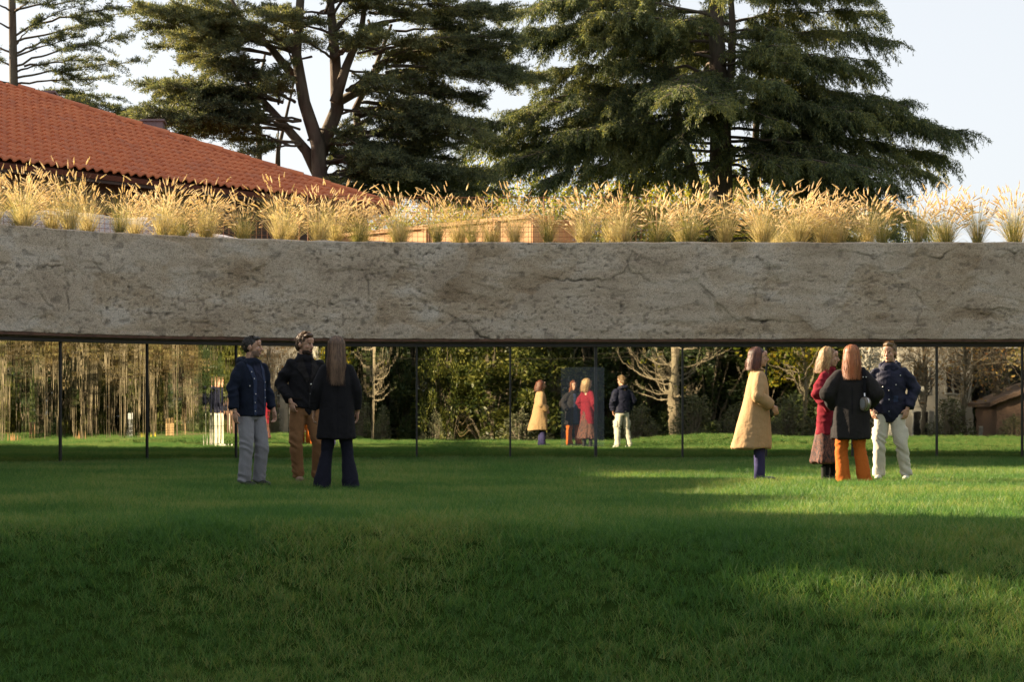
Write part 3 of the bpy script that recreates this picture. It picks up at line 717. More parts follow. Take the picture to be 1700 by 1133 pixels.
class Cedar:
    def __init__(s, seed, style):
        s.rng = np.random.default_rng(seed); s.wood = MB(); s.P = []; s.D = []; s.L = []; s.W = []; s.style = style
    def trunk(s, pts, rads): s.wood.tube(pts, rads, 12)
    def bough(s, a, b, droop=.1, rad=.08, dens=1.0, fan=.42, bare=.18):
        """limb from a to b (arching), secondaries in a flat fan, needle sprays along them"""
        rng = s.rng; a = np.array(a, float); b = np.array(b, float); L = np.linalg.norm(b - a); n = 14
        t = np.linspace(0, 1, n)[:, None]; mid = (a + b) / 2 + np.array([0, 0, L * droop]); lat = rng.normal(size=3) * L * .04; lat[2] *= .4
        C = (1 - t) ** 2 * a + 2 * t * (1 - t) * (mid + lat) + t ** 2 * b
        C[1:-1] += rng.normal(size=(n - 2, 3)) * L * .008
        s.wood.tube([tuple(q) for q in C], list(rad * .8 * (1 - .9 * t[:, 0]) + .004), 5, False)
        ax = (b - a) / max(L, 1e-6); hz = np.array([-ax[1], ax[0], 0]); hz /= max(1e-6, np.linalg.norm(hz))
        m = max(5, int(L * 8.0 * dens)); tt = rng.uniform(bare, 1.0, m) ** .9
        for u in tt:
            f = u * (n - 1); i = min(n - 2, int(f)); p = C[i] + (C[i + 1] - C[i]) * (f - i)
            tan = C[i + 1] - C[i]; tan /= max(1e-6, np.linalg.norm(tan)); sg = rng.choice((-1, 1))
            d = tan * rng.uniform(.45, .9) + hz * sg * rng.uniform(.4, 1.0) + np.array([0, 0, rng.uniform(-.38, .28)]); d /= np.linalg.norm(d)
            l = L * fan * rng.uniform(.35, 1.0) * (1.05 - .75 * u) + .25
            s.spray(p, d, l)
        s.spray(C[-2], (C[-1] - C[-2]) / max(1e-6, np.linalg.norm(C[-1] - C[-2])), .5)
    def spray(s, p, d, l):
        rng = s.rng; deo = s.style == 'deodar'
        k = max(3, int(l / .075)); u = np.linspace(0, 1, k); sag = (.30 if deo else .06) * l
        Q = p + d * (u[:, None] * l) + np.array([0, 0, -1]) * (u[:, None] ** 2 * sag)
        if l > .7: s.wood.tube([tuple(Q[0]), tuple(Q[k // 2]), tuple(Q[-1])], [.012 + .006 * l, .009, .003], 3, False)
        # tertiary twigs
        hz = np.array([-d[1], d[0], 0.]); hz /= max(1e-6, np.linalg.norm(hz))
        pts = []; dirs = []
        per = 3
        for j in range(k):
            w = (.10 + .26 * l * (1 - u[j])) 
            for _ in range(per):
                sg = rng.choice((-1, 1))
                if deo and rng.random() < .62:
                    td = hz * sg * rng.uniform(.1, .6) + d * rng.uniform(.1, .7) + np.array([0, 0, -rng.uniform(.5, 1.6)]); tl = rng.uniform(.10, .34) * (.6 + .5 * l)
                else:
                    td = hz * sg * rng.uniform(.3, 1) + d * rng.uniform(.3, 1) + np.array([0, 0, rng.uniform(-.45, .75) if not deo else rng.uniform(-.4, .1)]); tl = w * rng.uniform(.4, 1)
                td /= np.linalg.norm(td); q = max(2, int(tl / .055)); uu = (np.arange(q) + rng.random(q) * .6) / q
                pp = Q[j] + td * (uu[:, None] * tl); pts.append(pp); dirs.append(np.repeat(td[None], q, 0))
        pts = np.concatenate(pts); dirs = np.concatenate(dirs)
        rep = 2; pts = np.repeat(pts, rep, 0); dirs = np.repeat(dirs, rep, 0); n = len(pts)
        dd = dirs * rng.uniform(.3, 1.1, (n, 1)) + rng.normal(size=(n, 3)) * (.55 if not deo else .38) + (np.array([0, 0, .25]) if not deo else np.array([0, 0, -.25]))
        s.P.append(pts + rng.normal(size=(n, 3)) * .012); s.D.append(dd); s.L.append(rng.uniform(.08, .16, n)); s.W.append(rng.uniform(.018, .032, n))
    def build(s, name, label, mat, barkm, base, cat='tree', group=None):
        root = empty(name, base); tag(root, label, cat, group); B = Vector(base)
        me = s.wood.mesh('trunk'); me.polygons.foreach_set('use_smooth', np.ones(len(me.polygons), bool))
        for v in me.vertices: v.co -= B
        obj('trunk', me, barkm, root)
        P = np.concatenate(s.P); D = np.concatenate(s.D); L = np.concatenate(s.L); W = np.concatenate(s.W)
        V, F = tri_leaves(P, D, L, W, s.rng); V -= np.array(base)
        me = np_mesh('crown', V, F); set_rnd(me, s.rng.random(len(F))); obj('crown', me, mat, root); print(name, 'needles', len(F))
        return root

def visible(p, m=120):
    x = 545 + FPX * p[0] / p[1]; y = 685 - FPX * (p[2] - EYE) / p[1]; return -m < x < 1700 + m and y > -m

# big deodar right of centre
Y2 = 64.0; c = Cedar(21, 'deodar')
T = [px(1198, 720, Y2), px(1197, 330, Y2), px(1196, 200, Y2), px(1190, 60, Y2), px(1186, -60, Y2), px(1190, -330, Y2)]
T[0].z = -.3
c.trunk(T, [.46, .42, .36, .27, .22, .06])
c.trunk([px(1196, 210, Y2), px(1214, 120, Y2), px(1216, 40, Y2), px(1206, -120, Y2)], [.2, .15, .12, .05])
c.trunk([px(1160, 325, Y2 + .6), px(1130, 215, Y2 + .6), px(1105, 100, Y2 + .4), px(1085, 10, Y2)], [.20, .17, .12, .07])
c.trunk([px(1250, 330, Y2 + 1.5), px(1256, 200, Y2 + 1.5), px(1270, 60, Y2 + 1.2), px(1292, -40, Y2 + 1)], [.14, .12, .10, .06])
def tz(y): return 
def trunk_pt(y): 
    ys = [720, 330, 200, 60, -60, -330]; xs = [1198, 1197, 1196, 1190, 1186, 1190]; return px(float(np.interp(-y, [-q for q in ys], xs)), y, Y2)
# silhouette boughs traced: (start y on trunk, tip x, tip y, depth shift)
for (y0, x1, y1, dz) in [(40, 1465, 18, .5), (70, 1488, 68, -.6), (110, 1452, 128, 1.2), (-20, 1420, -30, 0), (100, 1450, 105, -1.5), (150, 1508, 176, -.8), (150, 1500, 168, .8), (170, 1538, 208, .4), (200, 1590, 218, -.2),
     (215, 1572, 272, .8), (235, 1540, 285, -1.2), (245, 1500, 318, -.6), (260, 1470, 335, 1.0), (90, 1400, 100, -2), (180, 1440, 190, -2.4), (230, 1420, 260, -2.6), (270, 1400, 330, -1.5),
     (0, 850, 18, .6), (20, 868, 60, -.8), (60, 846, 72, .5), (120, 880, 120, -1), (140, 850, 185, .6), (160, 800, 205, -.6), (190, 780, 240, .7), (220, 770, 295, -1.2), (230, 840, 270, -2.2), (250, 900, 300, -2.8), (210, 950, 215, -3),
     (100, 960, 60, -2), (60, 1000, 20, -2.5), (270, 1010, 320, -1.8), (40, 1110, 40, -3.2), (120, 1080, 160, -3.6), (180, 1120, 240, -4), (180, 1290, 200, -3.5), (110, 1330, 110, -3), (60, 1290, 50, -3), (240, 1310, 290, -3.8), (-10, 930, -40, 0), (-40, 1000, -90, .5), (30, 900, 5, -1.5)]:
    A = trunk_pt(y0); Bp = px(x1, y1, Y2 + dz * 1.0); Bp = px(x1, y1, Y2 + dz)
    c.bough(A, Bp, .09, .075, 1.0, .36, .14)
rng = np.random.default_rng(5)
for k in range(66):
    z = rng.uniform(6.0, 21.5); A = Vector((float(px(1192, 0, Y2).x), Y2, z)); az = rng.uniform(0, 6.283); Lm = np.interp(z, [6, 9, 13, 17, 21.5], [6.0, 8.3, 6.6, 4.6, 1.4]) * rng.uniform(.55, 1)
    B_ = A + Vector((math.cos(az) * Lm, math.sin(az) * Lm, -Lm * rng.uniform(.0, .28) + .3))
    x = 545 + FPX * B_.x / B_.y
    if x > 1475 - max(0, (685 - (B_.z - EYE) * FPX / B_.y - 150)) * -.4 and x > 1440: continue
    if not visible(B_, 250) : 
        if rng.random() < .5: continue
    c.bough(A, B_, .08, .07, .85, .34, .22)
c.build('deodar_cedar', 'huge dark deodar cedar right of centre with long drooping boughs reaching into the sky', M_CED2, M_CEDBARK, (T[0].x, Y2, -.2))

# atlas cedar, centre-left, several stems
Y1 = 58.0; c = Cedar(22, 'atlas')
P1 = lambda x, y, dz=0: px(x, y, Y1 + dz)
stems = [([(536, 420), (533, 330), (528, 240), (505, 170), (492, 90), (500, -20), (520, -220)], .30, .0),
         ([(528, 260), (560, 180), (556, 90), (548, 0), (540, -120)], .26, .3), ([(556, 170), (575, 110), (600, 50), (612, -40)], .18, -.3),
         ([(533, 300), (508, 250), (470, 205), (430, 160), (395, 120)], .20, .4), ([(560, 170), (598, 150), (632, 110), (680, 70)], .16, .8),
         ([(490, 130), (450, 80), (400, 30), (370, -30)], .15, .5), ([(600, 250), (590, 180), (620, 120), (650, 40)], .15, 1.6),
         ([(432, 420), (430, 240), (424, 170), (440, 90)], .13, 4.0), ([(465, 420), (462, 250), (478, 180), (492, 120)], .09, 4.5), ([(455, 420), (459, 270), (463, 200)], .07, 3.5)]
sp = []
for pts, r0, dz in stems:
    q = [P1(x, y, dz) for x, y in pts]
    if pts[0][1] >= 400: q[0].z = -.3
    c.trunk(q, list(np.linspace(r0, r0 * .3, len(q)))); sp.append((pts, dz))
tips = [(250, 20, 492, 90), (285, 60, 450, 90), (310, 90, 470, 140), (258, 140, 470, 170), (290, 165, 430, 160), (265, 145, 440, 170), (330, 200, 500, 200), (225, 195, 470, 210), (300, 215, 470, 215), (345, 110, 440, 100), (370, 150, 490, 150),
        (380, 60, 450, 80), (420, 40, 495, 90), (330, 30, 440, 60), (300, -10, 400, 20), (450, 10, 500, 40), (390, 190, 470, 200), (360, 230, 500, 240), (420, 120, 495, 130),
        (850, 120, 640, 110), (838, 20, 620, 40), (845, 60, 640, 90), (800, 160, 600, 150), (850, 130, 640, 120), (790, 205, 610, 180), (760, 60, 620, 90), (720, 130, 600, 140), (700, 30, 612, 20), (740, 0, 612, -20), (780, -30, 620, -30),
        (640, 60, 600, 50), (650, 150, 575, 150), (670, 200, 590, 190), (600, 10, 556, 50), (560, -20, 540, 20), (520, 30, 500, 30), (640, 0, 600, 20), (690, 90, 620, 110), (770, 100, 640, 100), (820, 95, 660, 90), (730, 180, 600, 170),
        (620, 240, 540, 240), (660, 250, 560, 240), (700, 270, 560, 260), (590, 260, 540, 270), (560, 300, 536, 290), (620, 300, 540, 290), (700, 310, 560, 290), (760, 290, 590, 270), (740, 240, 590, 220), (680, 225, 590, 230), (640, 285, 560, 290), (600, 320, 540, 310), (585, 215, 545, 240), (640, 190, 590, 210), (700, 200, 600, 230), (615, 270, 545, 270), (560, 330, 536, 320), (680, 300, 560, 300), (745, 265, 590, 265), (610, 140, 575, 150), (560, 60, 545, 80), (470, 60, 492, 90), (440, 150, 490, 170), (790, 315, 620, 290), (560, 235, 535, 260), (820, 300, 620, 280), (650, 330, 560, 310), (720, 335, 580, 310)]
for (x1, y1, x0, y0) in tips:
    dz = c.rng.uniform(-2.0, 1.8); A = P1(x0, y0, .2); Bp = P1(x1, y1, dz)
    c.bough(A, Bp, .05, .07, 1.0, .36, .22)
    for _k in range(2): c.bough(A if _k else P1(x0 + c.rng.uniform(-30, 30), y0 + c.rng.uniform(-40, 20), .3), P1(x1 + c.rng.uniform(-40, 40), y1 + c.rng.uniform(-34, 30), c.rng.uniform(-2.4, 2.4)), .06, .05, 1.0, .38, .3)
for k in range(26):   # crown above the frame and behind
    az = c.rng.uniform(0, 6.283); z = c.rng.uniform(12.5, 20); Lm = c.rng.uniform(2, 5); A = Vector((0.2, Y1, z - .5)); B_ = A + Vector((math.cos(az) * Lm, math.sin(az) * Lm, .2)); c.bough(A, B_, .05, .06, .7, .34, .3)
c.build('atlas_cedar', 'broad many stemmed blue green cedar left of centre with sky showing between its limbs', M_CED1, M_CEDBARK, (P1(536, 420).x, Y1, -.2))

# thin cedar at the top left
Y0 = 70.0; c = Cedar(23, 'atlas'); P0 = lambda x, y, dz=0: px(x, y, Y0 + dz)
q = [P0(24, 420), P0(24, 200), P0(22, 100), P0(20, 0), P0(22, -200)]; q[0].z = -.3; c.trunk(q, [.22, .18, .16, .14, .05])
for (x1, y1, x0, y0) in [(232, 15, 24, 70), (236, 8, 60, 40), (225, 100, 24, 130), (215, 60, 24, 110), (205, 165, 24, 150), (230, 190, 60, 150), (180, 130, 24, 140), (150, 40, 24, 90), (120, 10, 24, 60), (170, 100, 40, 110), (200, 185, 40, 160), (110, 150, 24, 160), (-60, 60, 22, 90), (-50, 130, 22, 140), (-40, 20, 22, 50), (90, 180, 24, 170), (60, 40, 22, 80), (-20, 90, 22, 110), (240, 200, 80, 175), (100, 100, 22, 120), (130, 60, 22, 95), (60, -10, 22, 20), (190, -10, 22, 20), (-30, -10, 22, 20), (110, -30, 22, -10)]:
    c.bough(P0(x0, y0), P0(x1, y1, c.rng.uniform(-2, 2)), .03, .055, .55, .30, .25)
c.build('thin_cedar', 'sparse open cedar with a straight trunk at the top left above the tiled roof', M_CED1, M_CEDBARK, (P0(24, 420).x, Y0, -.2))

# broadleaf tree maker -------------------------------------------------------------------------
def broadleaf_meshes(seed, H, cr, trunk_r, nleaf, leaf, base_h=.35, clumps=34, nbr=9, flat=1.0, droopy=0):
    """trunk with limbs + crown leaves in clumps around limb ends; origin at the foot"""
    rng = np.random.default_rng(seed); w = MB(); top = H * .8
    tp = [(0, 0, -.2)] + [(rng.normal() * .03 * H * q, rng.normal() * .03 * H * q, H * q) for q in (.3, .55, .8)]
    w.tube(tp, [trunk_r, trunk_r * .85, trunk_r * .55, trunk_r * .25], 9)
    C = []
    for i in range(clumps):
        az = rng.uniform(0, 6.283); el = rng.uniform(-.55, 1); rad = cr * rng.uniform(.25, 1) * math.sqrt(max(.08, 1 - (el * .8) ** 2)); z = H * (base_h + (1 - base_h) * (.5 + .45 * el)) 
        p = np.array([math.cos(az) * rad, math.sin(az) * rad * flat, z]); C.append(p)
        hz = H * rng.uniform(base_h * .7, .7); hz = min(hz, z - .1 * H); f = hz / H; s0 = np.array([np.interp(hz, [t_[2] for t_ in tp], [t_[0] for t_ in tp]), np.interp(hz, [t_[2] for t_ in tp], [t_[1] for t_ in tp]), max(.2, hz)])
        m = (s0 + p) / 2 + rng.normal(size=3) * .06 * H * .5
        w.tube([tuple(s0), tuple(m), tuple(p)], [trunk_r * .34, trunk_r * .2, trunk_r * .06], 5, False)
        for _ in range(nbr):
            e = p + rng.normal(size=3) * cr * .22; w.tube([tuple((m + p) / 2 if rng.random() < .4 else p), tuple(e)], [trunk_r * .08, .004], 3, False); C.append(e)
    tm = w.mesh('trunk'); tm.polygons.foreach_set('use_smooth', np.ones(len(tm.polygons), bool))
    cm = None
    if nleaf:
        C = np.array(C); idx = rng.integers(0, len(C), nleaf); P = C[idx] + rng.normal(size=(nleaf, 3)) * np.array([1, flat, .8]) * cr * .12
        D = rng.normal(size=(nleaf, 3)) + np.array([0, 0, -.35 - droopy]); V, F = tri_leaves(P, D, rng.uniform(.7, 1.3, nleaf) * leaf, rng.uniform(.5, .8, nleaf) * leaf, rng)
        cm = np_mesh('crown', V, F); set_rnd(cm, rng.random(len(F)))
    return tm, cm
def plant_tree(name, loc, rz, sc, meshes, bk, lf, label, cat='tree', group=None, part='crown', sz=None):
    r = empty(name, loc, rz); r.scale = (sc, sc, sz or sc); tag(r, label, cat, group)
    for nme, me, m in (('trunk', meshes[0], bk), (part, meshes[1], lf)):
        if me is None: continue
        if not me.materials: me.materials.append(m)
        o = bpy.data.objects.new(nme, me); COL.objects.link(o); o.parent = r
    return r
M_BARK = bark('grey_bark', (.20, .16, .12), 9)
M_YEL = leafmat('yellow_green_leaves', [(.06, .10, .015), (.16, .20, .02), (.34, .32, .03), (.42, .30, .03)], .55, .5, .5)
yel = broadleaf_meshes(31, 13.5, 4.6, .22, 26000, .17, .25, 40, 5)
for (x, Y, sc, words) in ((830, 84, .93, 'yellow green tree glowing through the gap between the two cedars'), (700, 91, .86, 'yellow green tree low behind the broad cedar'), (1040, 86, .95, 'autumn yellow tree left of the deodar trunk'), (1120, 93, 1.0, 'autumn yellow tree close behind the leaning deodar stem'), (1290, 88, .92, 'yellow green tree right of the deodar trunk'), (960, 98, .86, 'yellow green tree behind the low sweeping boughs'), (1380, 98, .78, 'low yellow green tree under the right hand boughs')):
    p = px(x, 685, Y); plant_tree('yellow_leaved_tree', (p.x, Y, -.8), x * 1.7, sc, yel, M_BARK, M_YEL, words, 'tree', 'autumn trees behind the cedars')

# large trees standing left of the lawn, outside the picture: they shade the foreground
shade = broadleaf_meshes(35, 15, 5.2, .4, 42000, .30, .12, 60, 4)
M_SHADELEAF = leafmat('shade_leaves', [(.03, .05, .015), (.06, .09, .02), (.09, .12, .03)], .3, .5, .5)
def shade_at(q, t_, sc, rz=0, words=''):
    """q: distance coordinate across the sun's plan direction, t_: metres towards the sun from the plane x=0"""
    d = Vector((-.875, .485)); nrm = Vector((.485, .875)); p = nrm * q + d * t_
    plant_tree('shade_tree', (p.x, p.y, -.4), rz, sc, shade, M_BARK, M_SHADELEAF, words, 'tree', 'tall trees left of the lawn', sz=1.5)
# ------------------------------------------------------------------ the garden the mirror shows (behind and to the right of the camera)
def seen_in_glass(p, t_):
    """plan point t_ metres beyond the glass along the sight line of photo column p"""
    s = s_at(p); x, y, a, b = [float(q) for q in plan(s, 0)]; d = Vector((x, y)).normalized(); n_ = Vector((a, b)); r = d - n_ * 2 * d.dot(n_); return Vector((x, y)) + r * t_
def clear_t(p):
    """distance beyond which a thing seen in bent-pane column p is no longer seen in the straight panes too"""
    a = seen_in_glass(p, 0); r = seen_in_glass(p, 1) - a; return (.378 * (70 - a.y) - a.x) / max(.05, r.x + .378 * r.y) + .8
def gz(x, y): return float(ground_z(np.array([x]), np.array([y]))[0])
gr = random.Random(9)
M_LAUREL = leafmat('laurel_leaves', [(.020, .034, .010), (.055, .078, .018), (.13, .145, .034), (.24, .235, .06)], .3, .38, .8)
M_DARKHEDGE = leafmat('yew_leaves', [(.016, .030, .011), (.040, .066, .022), (.085, .105, .034)], .15, .5, .8)
def shrub_mesh(seed, h, r, n, leaf, low=.0):
    rng = np.random.default_rng(seed); k = 70; w = MB()
    az = rng.uniform(0, 6.283, k); rad = r * np.sqrt(rng.random(k)); z = h * (low + (1 - low) * rng.random(k) ** .8); rad *= np.sqrt(np.clip(1.05 - (z / h) ** 2.2, .05, 1))
    C = np.stack([np.cos(az) * rad, np.sin(az) * rad, z], -1)
    for c_ in C[:40]: w.tube([(c_[0] * .12, c_[1] * .12, -.1), (c_[0] * .55, c_[1] * .55, c_[2] * .55), tuple(c_)], [.05, .03, .008], 4, False)
    idx = rng.integers(0, k, n); q = rng.normal(size=(n, 3)); q /= np.linalg.norm(q, axis=1, keepdims=True)
    sz = r * .24 * rng.uniform(.5, 1.1, k)[idx]; P = C[idx] + q * (sz * rng.random(n) ** .4)[:, None]; P[:, 2] = np.abs(P[:, 2])
    V, F = tri_leaves(P, q + rng.normal(size=(n, 3)) * .7, rng.uniform(.7, 1.3, n) * leaf, rng.uniform(.35, .5, n) * leaf, rng)
    me = np_mesh('crown', V, F); set_rnd(me, rng.random(n)); tm = w.mesh('stems'); return tm, me
SH = [shrub_mesh(51, 7.5, 3.2, 26000, .20), shrub_mesh(52, 8.0, 2.9, 26000, .17)]
SHY = [(m[0].copy(), m[1].copy()) for m in SH]
side_w = ['left end of the hedge, lit yellow green', 'second in the hedge, lit through gaps', 'third in the hedge behind the camel coat reflection', 'dark one behind the red coat reflection', 'dark one left of the bare tree', 'dark one behind the bare tree', 'dark one right of the bare tree', 'dark one left of the leafy sapling', 'dark one behind the leafy sapling', 'last dark one before the white house', 'one beyond the white house']
for i, (p, Y, k, sc) in enumerate([(560, -13, 0, 1.05), (640, -9, 0, 1.0), (735, -12, 1, 1.0), (820, -8, 0, .95), (915, -13, 1, 1.1), (1000, -14, 3, 1.1), (1085, -15, 2, 1.15), (1170, -14, 3, 1.1), (1255, -15, 2, 1.1), (1330, -16, 3, 1.1), (1400, -16, 2, 1.05)]):
    X = (p - 545) / FPX * (70 - Y); m = (SH + SHY)[k]
    r = plant_tree('evergreen_shrub', (X, Y, gz(X, Y) - .1), i * 1.9, sc, m, M_BARK, M_LAUREL if k < 2 else M_DARKHEDGE, 'tall evergreen shrub reflected in the glass, ' + side_w[i], 'shrub', 'evergreen hedge reflected in the glass')
# bare lopped tree with a pale trunk
def bare_tree(seed):
    rng = random.Random(seed); w = MB()
    w.tube([(0, 0, -.2), (.03, 0, 1.2), (0, .02, 2.6), (.04, 0, 4.2), (.02, 0, 6.2), (0, 0, 8)], [.235, .21, .195, .18, .14, .04], 12)
    for k in range(15): w.ell((rng.choice((-1, 1)) * .19, -.05, rng.uniform(.8, 4)), (.05, .05, .07), None, 8, 5)
    lv = []
    for k in range(34):
        z = rng.uniform(1.75, 6.6); az = rng.uniform(0, 6.283); L = rng.uniform(1.3, 2.7) * (1.1 - .09 * z + .2); p = Vector((0, 0, z)); d = Vector((math.cos(az), math.sin(az), rng.uniform(-.45, .15)))
        pts = [p.copy()]
        for j in range(6): d = (d + Vector((rng.gauss(0, .16), rng.gauss(0, .16), .16 + rng.gauss(0, .1)))).normalized(); p = p + d * L / 6; pts.append(p.copy())
        w.tube(pts, [.045, .036, .028, .022, .017, .012, .007], 5, False)
        for j in range(2, 7):
            for _ in range(2):
                e = (d + Vector((rng.gauss(0, .6), rng.gauss(0, .6), rng.uniform(0, .8)))).normalized(); q = pts[j]; q2 = q + e * rng.uniform(.2, .7); w.tube([q, (q + q2) / 2 + Vector((rng.gauss(0, .04), rng.gauss(0, .04), 0)), q2], [.011, .008, .004], 3, False)
                if rng.random() < .12: lv.append(q2)
    tm = w.mesh('trunk'); P = np.array([tuple(v) for v in lv]); P = np.repeat(P, 3, 0) + RNG.normal(size=(len(lv) * 3, 3)) * .03
    V, F = tri_leaves(P, RNG.normal(size=P.shape), np.full(len(P), .10), np.full(len(P), .07), np.random.default_rng(2)); cm = np_mesh('crown', V, F); set_rnd(cm, RNG.random(len(F))); return tm, cm
M_PALEBARK = bark('pale_bark', (.27, .22, .15), 10)
X = (1120 - 545) / FPX * 77; plant_tree('bare_tree', (X, -7, gz(X, -7)), .4, 1, bare_tree(4), M_PALEBARK, M_YEL, 'bare lopped tree with a thick pale sunlit trunk reflected in the glass', 'tree', None, 'leaves')
sap = broadleaf_meshes(61, 6.5, 2.1, .09, 2600, .17, .36, 26, 5, 1, .3)
X = (1333 - 545) / FPX * 80.5; plant_tree('leafy_sapling', (X, -10.5, gz(X, -10.5)), 1, .95, sap, M_PALEBARK, M_YEL, 'slim tree with sparse sunlit yellow green leaves between the camel coat and the blonde woman', 'tree', None, 'crown')
vine = broadleaf_meshes(62, 7.5, 3.0, .10, 900, .13, .25, 44, 9, .6)
M_RUSTLEAF = leafmat('rust_leaves', [(.14, .06, .02), (.30, .16, .05), (.40, .28, .08)], .4, .6, 1)
for (p, Y, w_) in ((1530, -7.5, 'leafless tangled tree in front of the white wall reflected at right'), (1655, -7, 'twiggy tree with rusty leaves reflected at the right edge'), (1600, -4.7, 'thin twiggy tree over the tiled shed reflection')):
    X = (p - 545) / FPX * (70 - Y); plant_tree('twiggy_tree', (X, Y, gz(X, Y)), p, .85, vine, M_BARK, M_RUSTLEAF, w_, 'tree')
# low shrubs along the hedge foot and a dry twig fan
low = [shrub_mesh(71, 1.5, .7, 1600, .10), shrub_mesh(72, 1.15, .6, 1300, .08)]
M_GREYLEAF = leafmat('grey_green_leaves', [(.05, .06, .03), (.13, .14, .08), (.24, .23, .13)], .3, .6, 2)
for i, p in enumerate((715, 800, 862, 905, 1060, 1085, 1150, 1205, 1228, 1290, 1310, 1352, 1440, 1550, 1580, 1680)):
    Y = -2.9 - (i % 3) * .9; X = (p - 545) / FPX * (70 - Y); plant_tree('low_shrub', (X, Y, gz(X, Y) - .05), i, [1.1, .85, 1.25, .95][i % 4], low[i % 2], M_BARK, M_GREYLEAF, nth(i) + ' low grey green shrub from the left at the foot of the reflected hedge', 'shrub', 'low shrubs reflected at the hedge foot')
w = MB()
for _ in range(60):
    a = gr.uniform(0, 6.28); L = gr.uniform(.9, 2.3); le = gr.uniform(.2, .8); w.tube([(0, 0, 0), (math.cos(a) * L * le * .4, math.sin(a) * L * le * .4, L * .55), (math.cos(a) * L * le, math.sin(a) * L * le, L * .9)], [.014, .009, .004], 3, False)
X = (745 - 545) / FPX * 72.3; o = w.build('dry_twig_bush', bark('dry_twigs', (.42, .30, .16), 8)); o.location = (X, -2.3, gz(X, -2.3)); tag(o, 'fan of dry straw coloured twigs reflected right of the woman in black', 'bush')

# white house, low tiled shed ------------------------------------------------------------------
M_WHITEW = plain('sunlit_white_wall', (.50, .47, .42), .9, .12, 2, .01); M_GRYROOF = plain('grey_roof', (.22, .21, .22), .8, .2, 3)
def gable(mb, c, w_, d_, h, rise, ang, over=.3):
    M = Matrix.Rotation(ang, 3, 'Z'); c = Vector(c); P = lambda x, y, z: c + M @ Vector((x, y, z))
    hw, hd = w_ / 2 + over, d_ / 2 + over
    for sg in (-1, 1):
        a = [P(-hw, sg * hd, h - over * rise / (d_ / 2)), P(hw, sg * hd, h - over * rise / (d_ / 2)), P(hw, 0, h + rise), P(-hw, 0, h + rise)]; b = [q + Vector((0, 0, .12)) for q in a]
        mb.add(a + b, [(0, 1, 2, 3), (4, 5, 6, 7), (0, 1, 5, 4), (1, 2, 6, 5), (2, 3, 7, 6), (3, 0, 4, 7)])
def house_box(name, c, w_, d_, h, rise, ang, mw, mr, label, wins, cat='house'):
    root = empty(name, c, ang); tag(root, label, cat)
    mb = MB(); mb.box((0, 0, h / 2 - .4), (w_, d_, h + .8)); mb.add([(-w_ / 2, -d_ / 2, h), (-w_ / 2, d_ / 2, h), (-w_ / 2, 0, h + rise), (w_ / 2, -d_ / 2, h), (w_ / 2, d_ / 2, h), (w_ / 2, 0, h + rise)], [(0, 1, 2), (3, 5, 4), (0, 2, 5, 3), (1, 4, 5, 2)]); mb.build('wall', mw, root)
    mb = MB(); gable(mb, (0, 0, .01), w_, d_, h, rise, 0); mb.build('roof', mr, root)
    for (x, z, a, b) in wins:
        f = MB(); y = d_ / 2 + .02
        for (cx, cz, sx, sz) in ((x, z + b / 2, a + .1, .06), (x, z - b / 2, a + .1, .06), (x - a / 2, z, .06, b - .06), (x + a / 2, z, .06, b - .06), (x, z, .04, b - .06)): f.box((cx, y, cz), (sx, .08, sz))
        fo = f.build('window', plain('window_frame', (.5, .5, .48), .5), root); g = MB(); g.box((x, y - .015, z), (a - .04, .02, b - .04)); g.build('pane', M_BLACK, fo)
    return root
house_box('white_house', (26.0, -12.3, -.8), 3.4, 5.0, 5.2, 1.4, R(-8), M_WHITEW, M_GRYROOF, 'white sunlit house wall reflected beside the man in navy and cream', [(-.7, 3.1, .7, 1.2), (.8, 3.1, .7, 1.2), (-.7, 1.2, .7, 1.1)])
house_box('grey_house', (36.5, -23, -.8), 8, 6, 5.0, 1.6, R(6), plain('grey_render', (.14, .13, .12), .9), M_GRYROOF, 'grey house with a dark porch reflected near the right edge', [(-2, 3.4, 1.6, 1.5), (1, 3.4, 1.3, 1.3), (0, 1.3, 2, 1.4)])
M_OLDTILE = plain('old_brown_tiles', (.13, .085, .065), .9, .35, 14, .02)
shed = house_box('tiled_shed', (29.5, -6.4, -.75), 5.0, 4.2, 2.0, .9, R(100), plain('brick_shed', (.19, .12, .09), .9, .3, 10, .01), M_OLDTILE, 'low brown tiled shed reflected at the right edge', [(-.9, .75, .8, .6)], 'shed')
roof_s = [c_ for c_ in shed.children if c_.name.startswith('roof')][0]
mb = MB(); sl_ = math.hypot(2.4, 1.4)
for sg in (-1, 1):
    for r_ in range(11):
        f = (r_ + .5) / 11; mb.box((0, sg * (2.4 - 2.4 * f), 1.87 + 1.03 * f + .15), (5.5, .27, .03), 0, ('X', -sg * math.atan2(.9, 2.1)))
mb.build('tile_courses', M_OLDTILE, roof_s)
# long thin garden cables that catch the sun
M_CABLE = plain('pale_cable', (.22, .16, .08), .6)
for (y_, xa, xb, words) in ((594, 850, 985, 'pale cable reflected high between the camel and red coats'), (584, 985, 1230, 'pale cable reflected above the bare tree, the upper one'), (591, 1000, 1225, 'pale cable reflected above the bare tree, the lower one')):
    Yd = 3.5; s_ = 70 - Yd; a = ((xa - 545) / FPX * s_, Yd, EYE + (685 - y_ - 3) / FPX * s_); b = ((xb - 545) / FPX * s_, Yd, EYE + (685 - y_) / FPX * s_)
    mb = MB(); mb.tube([a, b], .011, 5); 
    tag(mb.build('cable_line', M_CABLE), words, 'cable')

